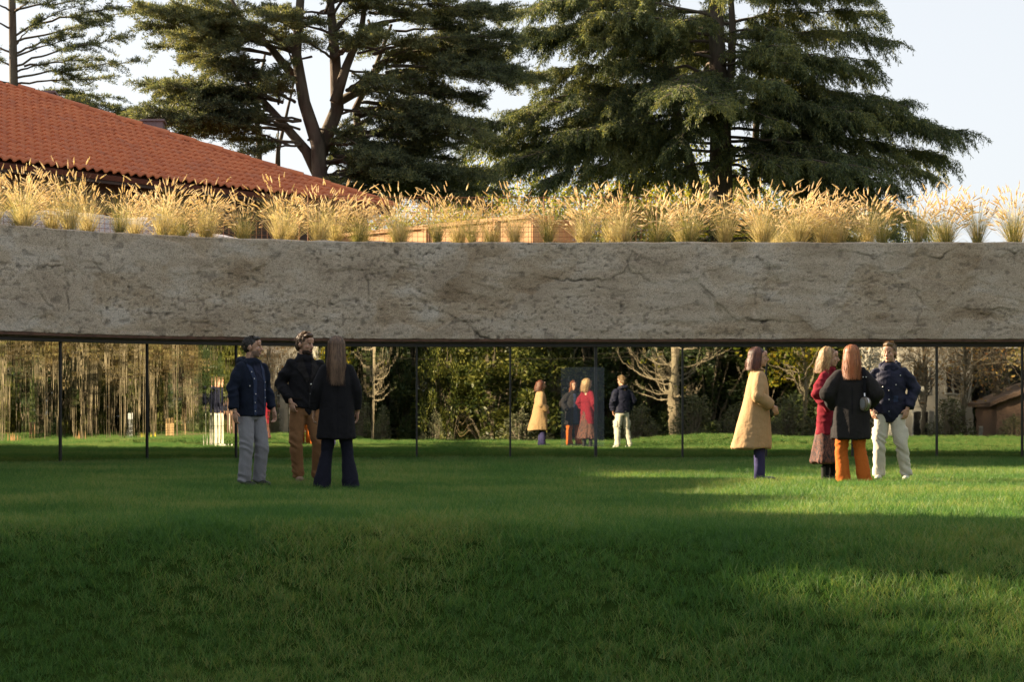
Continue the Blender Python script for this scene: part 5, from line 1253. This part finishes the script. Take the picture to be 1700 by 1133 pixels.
def torso(mb, hem, hw, ww, cw, sw, d=1.0, neck=.085, extra=0, y=0):
    """coat trunk rings: hem height, half widths of hem, waist, chest, shoulder"""
    z = [hem, hem + .02, (hem + 1.05) / 2, 1.06, 1.28, 1.385, 1.435, 1.48, 1.525]
    w_ = [hw, hw, (hw + ww) / 2, ww, cw * .98, sw * .95, sw * .74, neck + .030, neck * .92]
    dd = [.66, .66, .66, .66, .66, .56, .56, .75, .86]
    mb.loft([(0, y, zz, w, w * q * d) for zz, w, q in zip(z, w_, dd)], 34, 2.2)
def sleeve(mb, a, b, c, r=(.075, .066, .055), cuff=None):
    a = Vector(a) + Vector((-math.copysign(.022, a[0]), 0, -.022)); b, c = Vector(b), Vector(c); m1 = (a + b) / 2; m2 = (b + c) / 2
    mb.tube([a, m1, b, m2, c], [r[0] * .80, (r[0] + r[1]) / 2, r[1], (r[1] + r[2]) / 2, r[2]], 14); mb.ell(a, (r[0] * .80, r[0] * .80, r[0] * .78), None, 14, 9); mb.ell(b, (r[1],) * 3, None, 12, 8)
def legs(mb, L, r=(.098, .075, .072), hipw=.165, ankle_z=.06, crotch=.80, seat=.115):
    mb.loft([(0, .005, crotch, .10, .09), (0, .008, .90, hipw, seat), (0, 0, 1.03, hipw * .93, seat * .92), (0, 0, 1.06, hipw * .88, seat * .85)], 26, 2.2)
    for (hip, knee, ank) in L:
        hip, knee, ank = Vector(hip), Vector(knee), Vector(ank); mb.tube([hip + Vector((0, 0, .05)), hip, (hip + knee) / 2, knee, (knee * .5 + ank * .5), ank * .8 + knee * .2, ank], [r[0], r[0], (r[0] + r[1]) * .5 + .004, r[1], (r[1] + r[2]) * .5 + .002, r[2], r[2] * 1.02], 16)
def collar(s, m, r=.075, h=.05, z=1.50, thick=.012, tilt=.2, open_=0, name='collar', y=.012):
    """turned collar standing round the neck; open_ leaves a gap at the front (radians each side)"""
    mb = MB(); n = 28; V = []
    for i in range(n + 1):
        a = -math.pi / 2 + open_ + (2 * math.pi - 2 * open_) * i / n; c_, q = math.cos(a), math.sin(a); back = (q + 1) / 2
        for (rr_, zz) in ((r + .004, 0), (r - .004, h * (.6 + .5 * back)), (r + thick * .6 + .003, h * (.55 + .5 * back)), (r + thick * 1.6 + .004, -.004)): V.append((c_ * rr_, y + q * rr_ * 1.02, z + zz + .02 * back))
    F = []
    for i in range(n):
        for j in range(4): F.append((i * 4 + j, i * 4 + (j + 1) % 4, (i + 1) * 4 + (j + 1) % 4, (i + 1) * 4 + j))
    mb.add(V, F + [(0, 1, 2, 3), (n * 4 + 3, n * 4 + 2, n * 4 + 1, n * 4)]); return mb.build(name, m, s.root, True)
from mathutils.bvhtree import BVHTree
def panel(s, ob, poly, name, m, side=-1, off=.006, cell=.0055, bulge=0, crease=True):
    """a flat piece of cloth (flap, lapel, placket) laid on the garment: poly in (x, z), side -1 front / +1 back"""
    bv = BVHTree.FromPolygons([v.co for v in ob.data.vertices], [tuple(p.vertices) for p in ob.data.polygons])
    xs = [p[0] for p in poly]; zs = [p[1] for p in poly]; nx_ = int((max(xs) - min(xs)) / cell) + 2; nz = int((max(zs) - min(zs)) / cell) + 2
    def inside(x, z):
        c_ = False; j = len(poly) - 1
        for i in range(len(poly)):
            if (poly[i][1] > z) != (poly[j][1] > z) and x < (poly[j][0] - poly[i][0]) * (z - poly[i][1]) / (poly[j][1] - poly[i][1]) + poly[i][0]: c_ = not c_
            j = i
        return c_
    bm = bmesh.new(); g = {}
    def vert(i, j):
        if (i, j) not in g:
            x = min(xs) + i * (max(xs) - min(xs)) / (nx_ - 1); z = min(zs) + j * (max(zs) - min(zs)) / (nz - 1); h = bv.ray_cast(Vector((x, side * 1.0, z)), Vector((0, -side, 0)))
            g[(i, j)] = bm.verts.new((x, (h[0].y if h[0] else 0) + side * off, z)) if h[0] else None
        return g[(i, j)]
    for i in range(nx_ - 1):
        for j in range(nz - 1):
            x = min(xs) + (i + .5) * (max(xs) - min(xs)) / (nx_ - 1); z = min(zs) + (j + .5) * (max(zs) - min(zs)) / (nz - 1)
            if inside(x, z):
                vs = [vert(i, j), vert(i + 1, j), vert(i + 1, j + 1), vert(i, j + 1)]
                if all(vs): bm.faces.new(vs)
    r_ = bmesh.ops.extrude_face_region(bm, geom=bm.faces[:]); 
    for v in r_['geom']:
        if isinstance(v, bmesh.types.BMVert): v.co.y -= side * (off + .004)
    bmesh.ops.recalc_face_normals(bm, faces=bm.faces[:]); me = bpy.data.meshes.new(name); bm.to_mesh(me); bm.free(); return obj(name, me, m, s.root)
def on(ob, x, z, side=-1, off=.008):
    bv = BVHTree.FromPolygons([v.co for v in ob.data.vertices], [tuple(p.vertices) for p in ob.data.polygons]); h = bv.ray_cast(Vector((x, side, z)), Vector((0, -side, 0))); return Vector((x, (h[0].y if h[0] else 0) + side * off, z))
def buttons(s, ob, pts, r=.009, m=None, name='button'):
    for (x, z) in pts:
        mb = MB(); mb.ell(on(ob, x, z), (r, .004, r), None, 10, 6); mb.build(name, m or M_METAL, s.root, True)

C_NAVY = cloth('navy_canvas', (.012, .017, .033)); C_NAVYIN = cloth('navy_lining', (.035, .048, .095)); C_SHIRT = cloth('navy_polo', (.022, .026, .050)); C_GREYT = cloth('grey_twill', (.27, .27, .30), var=.12)
C_BLACK = cloth('black_wool', (.014, .014, .017)); C_BLACK2 = cloth('black_wool_soft', (.022, .020, .021)); C_BROWN = cloth('tan_corduroy', (.24, .125, .06)); C_BLJEAN = cloth('black_denim', (.014, .015, .026))
C_CAMEL = cloth('camel_wool', (.40, .265, .14), var=.10); C_INDIGO = cloth('indigo_denim', (.040, .038, .105)); C_RED = cloth('crimson_wool', (.18, .013, .024)); C_ORANGE = cloth('orange_cord', (.50, .125, .022), var=.1)
C_CREAM = cloth('cream_cotton', (.60, .57, .48), var=.08); C_NAVY2 = cloth('navy_shell', (.018, .020, .040), 160, .6); C_GREYJ = cloth('grey_shell', (.10, .10, .105)); C_DARKIN = cloth('black_knit', (.010, .010, .014))
M_SHOEB = plain('black_leather', (.015, .014, .014), .35, .2); M_SHOEW = plain('white_trainer', (.62, .60, .56), .5, .08)
t = NT('patterned_skirt'); v = t.coord('Object', (1, 1, .55)); f = t.noise(v, 34, 3, .7); g = t.noise(t.coord('Object', (1, 1, .12)), 60, 2)
t.base(t.mix(.5, t.ramp(f, [(.40, (.012, .010, .014)), (.5, (.06, .022, .02)), (.56, (.26, .09, .05)), (.64, (.015, .012, .014))]), t.ramp(g, [(.42, (.015, .012, .014)), (.6, (.16, .065, .042))]))); t.b.inputs['Roughness'].default_value = .85; C_SKIRT = t.m

# 1 -- man in a navy hooded jacket, half turned to the right
s = Person(-.91, 18.75, 1.80, 42, 'man with cropped dark hair in an open navy hooded jacket and light grey trousers', head_yaw=38)
A = {-1: ((-.185, .0, 1.44), (-.265, .03, 1.17), (-.285, -.02, .93)), 1: ((.185, .0, 1.44), (.255, .03, 1.16), (.262, -.07, .935))}
Lg = [((-.088, 0, .84), (-.11, -.035, .47), (-.10, .02, .075)), ((.088, 0, .84), (.115, -.05, .47), (.13, .03, .075))]
s.body(A, dict(enumerate(Lg)), [dict(w=(-.287, -.035, .90), d=(-.02, -.12, -1), n_=(1, .1, 0), sgn=1, curl=.45), dict(w=(.262, -.09, .905), d=(.0, -.22, -1), n_=(-1, .1, 0), sgn=-1, curl=.55)], stub=True)
mb = MB(); legs(mb, Lg, (.095, .078, .074), .165); s.garment('trousers', mb, C_GREYT, .011, folds_h(.010, 4))
mb = MB(); torso(mb, .84, .182, .185, .190, .185); [sleeve(mb, *A[q][:2], A[q][2] + Vector((0, 0, 0)) if False else A[q][2], (.074, .064, .055)) for q in A]
j = s.garment('jacket', mb, C_NAVY, .011, folds_j(.009, 6))
panel(s, j, [(-.03, .86), (.095, .86), (.085, 1.2), (.055, 1.46), (-.04, 1.47), (-.03, 1.2)], 'shirt', C_SHIRT, -1, .004)
panel(s, j, [(-.065, .85), (-.028, .85), (-.028, 1.2), (-.035, 1.30), (-.075, 1.42), (-.12, 1.46), (-.115, 1.38), (-.075, 1.25)], 'jacket_lining', C_NAVYIN, -1, .010)
panel(s, j, [(.093, .85), (.12, .85), (.125, 1.2), (.12, 1.42), (.06, 1.47), (.08, 1.25)], 'jacket_lining', C_NAVYIN, -1, .010)
panel(s, j, [(-.15, 1.25), (-.085, 1.25), (-.085, 1.19), (-.115, 1.175), (-.15, 1.19)], 'pocket_flap', C_NAVY, -1, .008)
buttons(s, j, [(-.052, .90), (-.05, 1.0), (-.048, 1.1), (-.118, 1.195), (-.09, 1.36), (-.065, 1.28)], .008); buttons(s, j, [(.108, 1.15), (.11, 1.24), (.108, 1.06)], .007)
collar(s, C_SHIRT, .066, .030, 1.475, .008, open_=.5, name='shirt_collar'); 
mb = MB(); 
for i in range(15):
    a = R(-35 + 250 * i / 14); rr_ = .115; mb.ell((math.cos(a) * rr_ * 1.1, .045 + math.sin(a) * rr_ * .85, 1.475 + .03 * math.sin(a)), (.042, .042, .045), None, 10, 7)
s.garment('hood', mb, C_NAVY, .010, folds_j(.006, 9)); s.hair(H_BLACK, 'short', .022, 420); s.shoes(M_SHOEB, [(-.10, .0), (.13, .01)])

# 2 -- bearded man in a double breasted black jacket, hands by his pockets
s = Person(-.29, 19.6, 1.86, 12, 'bearded man in a black double breasted jacket and tan corduroy trousers', head_yaw=38, head_tilt=6)
A = {-1: ((-.19, .0, 1.44), (-.285, .05, 1.19), (-.20, -.07, .985)), 1: ((.19, .0, 1.44), (.285, .05, 1.19), (.21, -.08, .985))}
Lg = [((-.085, 0, .84), (-.115, -.03, .47), (-.075, .02, .075)), ((.085, 0, .84), (.15, -.05, .47), (.17, .06, .075))]
s.body(A, dict(enumerate(Lg)), [dict(w=(-.19, -.095, .965), d=(.25, -.1, -1), n_=(.6, .7, 0), sgn=1, curl=.8)])
mb = MB(); legs(mb, Lg, (.097, .077, .068), .168); s.garment('trousers', mb, C_BROWN, .011, folds_h(.010, 14))
mb = MB(); torso(mb, .90, .185, .185, .192, .19); [sleeve(mb, *A[q], (.077, .068, .057)) for q in A]
mb.loft([(.03, -.06, .80, .02, .02), (.03, -.06, .88, .08, .05), (0, -.03, .95, .14, .08)], 16, 2)
j = s.garment('jacket', mb, C_BLACK, .011, folds_j(.010, 16))
panel(s, j, [(-.02, 1.47), (.055, 1.47), (.05, 1.38), (.03, 1.26), (.0, 1.34)], 'sweater', C_DARKIN, -1, .003)
panel(s, j, [(.0, 1.18), (-.055, 1.28), (-.125, 1.37), (-.10, 1.40), (-.11, 1.46), (-.045, 1.50), (-.02, 1.38), (.03, 1.24)], 'lapel', C_BLACK2, -1, .012)
panel(s, j, [(.035, 1.20), (.10, 1.30), (.14, 1.38), (.12, 1.41), (.12, 1.46), (.06, 1.50), (.06, 1.38)], 'lapel', C_BLACK2, -1, .012)
panel(s, j, [(.018, .86), (.030, .86), (.038, 1.22), (.026, 1.22)], 'front_edge', C_BLACK2, -1, .008)
panel(s, j, [(-.16, 1.02), (-.06, 1.02), (-.06, .995), (-.16, .995)], 'pocket_flap', C_BLACK2, -1, .008)
buttons(s, j, [(.045, 1.175), (.105, 1.175), (.045, 1.06), (.105, 1.06), (.045, .95), (.10, .95)], .010)
collar(s, C_BLACK2, .078, .055, 1.49, .012, open_=.75); mb = MB(); mb.tube([(0, .012, 1.46), (0, .008, 1.535)], [.068, .060], 16); s.garment('roll_neck', mb, C_DARKIN, .008)
s.hair(H_BROWN, 'mid', .055, 620)
bd = MB(); bd.ell((0, -.034, -.078), (.058, .062, .046)); bd.ell((0, -.068, -.086), (.033, .029, .029)); bd.ell((0, -.098, -.050), (.026, .009, .006)); me = remesh(bd, .006, 2); displace(me, lambda V, N: .005 * vn(V * [110, 110, 60], 4) - .001)
me2 = obj('beard', xform(me, s.HM), plain('beard_hair', (.045, .028, .02), .95, .35, 90, .004), s.root, True)
bm = bmesh.new(); bm.from_mesh(me); inv = s.HM.inverted(); bmesh.ops.delete(bm, geom=[f for f in bm.faces if (lambda c_: c_.z > -.052 and c_.y > -.088 and False)(inv @ f.calc_center_median())], context='FACES'); bm.to_mesh(me); bm.free()
s.shoes(plain('tan_suede', (.20, .13, .08), .8), [(-.075, .0), (.17, .05)])

# 3 -- woman in black seen from behind
s = Person(.10, 18.45, 1.80, 184, 'woman in black with very long straight light brown hair seen from behind', True, head_yaw=-8)
A = {-1: ((-.165, .0, 1.43), (-.235, .03, 1.17), (-.245, -.05, .94)), 1: ((.165, .0, 1.43), (.245, .03, 1.17), (.262, -.06, .95))}
Lg = [((-.085, 0, .84), (-.12, -.01, .46), (-.165, .03, .03)), ((.085, 0, .84), (.11, -.02, .46), (.185, .03, .03))]
s.body(A, dict(enumerate(Lg)), [dict(w=(.262, -.075, .925), d=(.1, -.15, -1), n_=(-1, .1, 0), sgn=-1, curl=.5), dict(w=(-.245, -.07, .915), d=(0, -.2, -1), n_=(1, .1, 0), sgn=1, curl=.5)])
mb = MB(); legs(mb, Lg, (.09, .068, .098), .16, crotch=.80); s.garment('flared_trousers', mb, C_BLJEAN, .011, folds_h(.006, 24))
mb = MB(); torso(mb, .605, .228, .192, .180, .172, 1.05); [sleeve(mb, *A[q], (.070, .060, .052)) for q in A]
j = s.garment('coat', mb, C_BLACK, .011, folds_v(.009, 7, 25, (.6, 1.3)))
panel(s, j, [(-.004, .63), (.004, .63), (.004, 1.42), (-.004, 1.42)], 'back_seam', C_DARKIN, 1, .003)
collar(s, C_BLACK, .074, .045, 1.49, .012, open_=.4); s.hair(H_LONGB, 'long', .40, 1500, .004); s.shoes(M_SHOEB, [(-.165, .0), (.185, .0)])

# 5 -- woman in the camel coat in profile, facing right
s = Person(5.41, 19.85, 1.70, 88, 'woman in a long camel coat with a dark auburn bob and glasses facing right', True, head_yaw=0)
A = {-1: ((-.16, .01, 1.42), (-.235, .045, 1.14), (-.19, -.13, 1.02)), 1: ((.16, .01, 1.42), (.235, .045, 1.14), (.19, -.13, 1.02))}
Lg = [((-.08, 0, .84), (-.07, -.01, .46), (-.065, .0, .04)), ((.08, 0, .84), (.07, -.02, .46), (.065, -.03, .04))]
s.body(A, dict(enumerate(Lg)), [dict(w=(-.185, -.155, 1.005), d=(.3, -.5, -.8), n_=(.9, .2, 0), sgn=1, curl=.5)])
mb = MB(); legs(mb, Lg, (.085, .064, .066), .15); s.garment('trousers', mb, C_INDIGO, .011, folds_h(.006, 44))
mb = MB(); mb.loft([(0, .095, .46, .24, .245), (0, .093, .48, .24, .243), (0, .06, .75, .212, .205), (0, .03, 1.02, .188, .168), (0, .012, 1.27, .175, .135), (0, .01, 1.38, .170, .110), (0, .012, 1.44, .130, .09), (0, .015, 1.49, .09, .075), (0, .015, 1.52, .075, .068)], 34, 2.2)
[sleeve(mb, *A[q], (.088, .088, .072)) for q in A]
j = s.garment('coat', mb, C_CAMEL, .011, folds_v(.015, 5.5, 45, (.5, 1.3)))
buttons(s, j, [(.02, 1.2), (.02, 1.0)], .011, C_BROWN)
collar(s, C_CAMEL, .072, .03, 1.485, .022, open_=.35); s.hair(H_AUB, 'bob', .155, 1300, .004); s.shoes(M_SHOEB, [(-.065, -.03), (.065, -.06)])
mb = MB()
for sx in (-1, 1):
    mb.tube([Vector((sx * .033 + math.cos(a) * .021, -.096, .004 + math.sin(a) * .017)) for a in np.linspace(0, 6.283, 14)], .0022, 5, False); mb.tube([(sx * .054, -.094, .010), (sx * .074, -.04, .010), (sx * .077, .01, .004)], .002, 4)
mb.tube([(-.012, -.100, .006), (.012, -.100, .006)], .002, 4); g = mb.build('eyeglasses', plain('gold_wire', (.45, .33, .16), .35, .05, 5, 0, 1), s.root); xform(g.data, s.HM)

# 6 -- blonde woman in the crimson coat
s = Person(6.49, 20.45, 1.75, 50, 'blonde woman in a crimson coat and dark patterned skirt, half hidden by the redhead', True, head_yaw=22, head_tilt=4)
A = {-1: ((-.165, .0, 1.42), (-.265, .03, 1.16), (-.18, -.11, .98)), 1: ((.165, .0, 1.42), (.265, .03, 1.16), (.18, -.11, .98))}
Lg = [((-.08, 0, .84), (-.09, -.01, .46), (-.10, .0, .09)), ((.08, 0, .84), (.09, -.01, .46), (.13, .02, .09))]
s.body(A, dict(enumerate(Lg)), [dict(w=(.165, -.13, .99), d=(-.6, -.4, .3), n_=(0, .6, .7), sgn=-1, curl=.7)])
mb = MB(); [mb.tube([l_[0], l_[1], l_[2]], [.085, .058, .045], 12) for l_ in Lg]; s.garment('stockings', mb, C_DARKIN, .011)
mb = MB(); mb.loft([(0, 0, .27, .27, .215), (0, 0, .29, .27, .213), (0, 0, .6, .215, .165), (0, 0, .95, .16, .12)], 34, 2); s.garment('skirt', mb, C_SKIRT, .011, folds_v(.016, 13, 55, (.25, .9)))
mb = MB(); torso(mb, .63, .215, .178, .178, .168, 1.02); [sleeve(mb, *A[q], (.078, .072, .060)) for q in A]
j = s.garment('coat', mb, C_RED, .011, folds_j(.011, 56)); panel(s, j, [(-.17, 1.20), (.17, 1.20), (.17, 1.185), (-.17, 1.185)], 'yoke_seam', C_RED, 1, .007); collar(s, C_RED, .076, .04, 1.485, .020, open_=.35)
s.hair(H_BLOND, 'long', .20, 1500, .014)
for (x, y) in ((-.10, 0), (.13, .02)):
    mb = MB(); mb.ell((x, y - .07, .045), (.046, .125, .042)); mb.tube([(x, y + .01, .04), (x, y + .01, .22)], [.048, .052], 12); mb.box((x, y - .05, .014), (.088, .25, .03)); s.garment('boot', mb, M_SHOEB, .008)
    mb = MB(); [mb.tube([(x - .025, y - .045 - .02 * (i < 2), .07 + .03 * i), (x + .025, y - .045 - .02 * (i < 2), .082 + .03 * i)], .004, 5) for i in range(5)]; mb.tube([(x, y - .06, .12), (x + .07, y - .10, .15), (x + .09, y - .12, .10)], .004, 5); mb.build('bootlace', C_DARKIN, s.root)

# 7 -- red haired woman in the black coat, back to the camera
s = Person(6.35, 19.15, 1.70, 168, 'red haired woman in a wide black coat and orange flared trousers with her back turned', True, head_yaw=6)
A = {-1: ((-.175, .0, 1.42), (-.30, .05, 1.17), (-.21, -.10, 1.0)), 1: ((.175, .0, 1.42), (.30, .05, 1.17), (.21, -.10, 1.0))}
Lg = [((-.09, 0, .84), (-.10, -.01, .46), (-.17, .03, .04)), ((.09, 0, .84), (.12, -.02, .46), (.10, .03, .04))]
s.body(A, dict(enumerate(Lg)), [dict(w=(-.19, -.125, 1.01), d=(.5, -.5, .3), n_=(0, .5, .8), sgn=1, curl=.7)])
mb = MB(); legs(mb, Lg, (.095, .078, .088), .16); s.garment('orange_trousers', mb, C_ORANGE, .011, folds_h(.007, 64))
mb = MB(); torso(mb, .60, .245, .212, .198, .182, 1.0); [sleeve(mb, *A[q], (.098, .098, .066)) for q in A]
j = s.garment('coat', mb, C_BLACK2, .011, folds_v(.013, 8, 65, (.6, 1.45)))
panel(s, j, [(-.06, .62), (.07, .62), (.06, 1.0), (.045, 1.44), (-.04, 1.44), (-.05, 1.0)], 'jumper_front', C_NAVYIN, -1, .004)
panel(s, j, [(-.004, .9), (.004, .9), (.004, 1.25), (-.004, 1.25)], 'back_seam', C_DARKIN, 1, .003)
collar(s, C_BLACK2, .078, .03, 1.485, .014, open_=.4); s.hair(H_RED, 'long', .285, 1600, .010); s.shoes(M_SHOEB, [(-.17, 0), (.10, 0)])
redhead = s
# her shoulder bag: strap over the shoulder, round two tone pouch at the hip
bx, by = -.225, .045
root = empty('shoulder_bag', tuple(s.root.location), s.root.rotation_euler.z); root.scale = s.root.scale; tag(root, 'small round taupe shoulder bag on a wide black strap, carried by the red haired woman', 'bag')
Wb = lambda x, y, z: Vector((x, y, z))
mb = MB(); 
for k in range(2):
    n = 14; pts = []
pathp = [(-.150, .135, 1.17), (-.152, .142, 1.30), (-.150, .128, 1.40), (-.145, .085, 1.475), (-.14, .0, 1.505), (-.145, -.09, 1.46), (-.16, -.13, 1.38), (-.17, -.14, 1.2)]
V = []; 
for p in pathp: V += [(p[0] - .019, p[1], p[2]), (p[0] + .019, p[1], p[2]), (p[0] + .019, p[1] + .004, p[2] + .003), (p[0] - .019, p[1] + .004, p[2] + .003)]
mb.add(V, [(i * 4 + q, i * 4 + (q + 1) % 4, i * 4 + 4 + (q + 1) % 4, i * 4 + 4 + q) for i in range(len(pathp) - 1) for q in range(4)] + [(0, 1, 2, 3)]); mb.build('strap', C_DARKIN, root)
mb = MB(); mb.tube([(-.150, .14, 1.17), (-.150, .155, 1.13)], .010, 8); mb.build('strap_clip', M_METAL, root)
for q in (-.018, .018): mb = MB(); mb.ell((-.150 + q, .150, 1.375), (.007, .006, .008), None, 8, 6); mb.build('ring', M_METAL, root)
M = Rz(R(28)); mb = MB(); n = 28; V = []
for x_, sc_ in ((-.036, .92), (-.030, 1), (.030, 1), (.036, .92)):
    for i in range(n):
        a = 2 * math.pi * i / n; V.append(Vector((-.155, .165, 1.045)) + M @ Vector((x_, math.cos(a) * .085 * sc_, (math.sin(a) * .095 if math.sin(a) < 0 else math.sin(a) * .075) * sc_)))
mb.add(V, [(i * n + j, i * n + (j + 1) % n, (i + 1) * n + (j + 1) % n, (i + 1) * n + j) for i in range(3) for j in range(n)] + [tuple(range(n))[::-1], tuple(3 * n + j for j in range(n))]); mb.build('pouch', plain('taupe_leather', (.17, .145, .115), .45, .15), root)
mb = MB(); pts = [Vector((-.155, .165, 1.045)) + M @ Vector((.0, math.cos(a) * .088, (math.sin(a) * .098 if math.sin(a) < 0 else math.sin(a) * .078))) for a in np.linspace(0, 6.283, 29)]; mb.tube(pts, .006, 5, False); mb.build('zip', M_METAL, root)
mb = MB(); c_ = Vector((-.155, .165, 1.045)); V = [c_ + M @ Vector((-.038, math.cos(a) * .06, math.sin(a) * .062)) for a in np.linspace(0, 6.283, 21)[:-1]]; V2 = [c_ + M @ Vector((.038, math.cos(a) * .06, math.sin(a) * .062)) for a in np.linspace(0, 6.283, 21)[:-1]]; mb.add(V, [tuple(range(20))]); mb.add(V2, [tuple(range(20))]); mb.build('side_panel', plain('pale_grey_leather', (.25, .25, .27), .5), root)

# 8 -- man in the navy parka and cream cargo trousers
s = Person(7.33, 20.6, 1.81, -22, 'dark blond man in a navy parka and cream cargo trousers at the right', head_yaw=-14, head_tilt=3)
A = {-1: ((-.19, .0, 1.43), (-.285, .04, 1.18), (-.22, -.07, .955)), 1: ((.19, .0, 1.43), (.30, .05, 1.18), (.235, -.06, .955))}
Lg = [((-.09, 0, .84), (-.125, -.03, .47), (-.135, .02, .075)), ((.09, 0, .84), (.15, -.03, .47), (.205, .03, .075))]
s.body(A, dict(enumerate(Lg)), [dict(w=(.225, -.085, .93), d=(-.25, -.1, -1), n_=(-.6, .7, 0), sgn=-1, curl=.6), dict(w=(-.21, -.085, .93), d=(.25, -.1, -1), n_=(.6, .7, 0), sgn=1, curl=.6)])
mb = MB(); legs(mb, Lg, (.095, .078, .070), .175)
for sx, kx in ((-1, -.188), (1, .205)): mb.bevbox((kx, -.01, .62), (.045, .13, .18), .02)
s.garment('cargo_trousers', mb, C_CREAM, .011, folds_h(.012, 74))
mb = MB(); torso(mb, .87, .195, .198, .20, .192); [sleeve(mb, *A[q], (.080, .072, .060)) for q in A]; mb.loft([(.02, -.05, .76, .06, .04), (.02, -.04, .84, .13, .08), (0, -.02, .92, .17, .10)], 18, 2)
j = s.garment('parka', mb, C_NAVY2, .011, folds_j(.010, 76))
panel(s, j, [(-.012, .80), (.022, .80), (.022, 1.46), (-.012, 1.46)], 'placket', C_NAVY2, -1, .010)
panel(s, j, [(-.13, 1.27), (-.05, 1.22), (-.06, 1.20), (-.14, 1.25)], 'zip_flap', C_DARKIN, -1, .007); panel(s, j, [(.06, 1.10), (.115, 1.10), (.115, 1.02), (.06, 1.02)], 'badge_pocket', C_NAVYIN, -1, .008)
buttons(s, j, [(.005, 1.17), (.005, 1.05), (.09, 1.24), (.14, 1.36), (-.07, 1.215), (.005, .9)], .0085)
mb = MB()
for i in range(17):
    a = R(-62 + 304 * i / 16); mb.ell((math.cos(a) * .112, .030 + math.sin(a) * .100, 1.475 + .045 * math.sin(a) + .006 * math.sin(i * 2.1)), (.034, .038, .044), None, 10, 7)
s.garment('hood', mb, C_NAVY2, .010, folds_j(.008, 79)); mb = MB(); mb.tube([(0, .010, 1.44), (0, .008, 1.54)], [.075, .063], 16); s.garment('roll_neck', mb, C_DARKIN, .008)
s.hair(H_DBLOND, 'mid', .055, 620); s.shoes(M_SHOEW, [(-.135, 0), (.205, .01)])
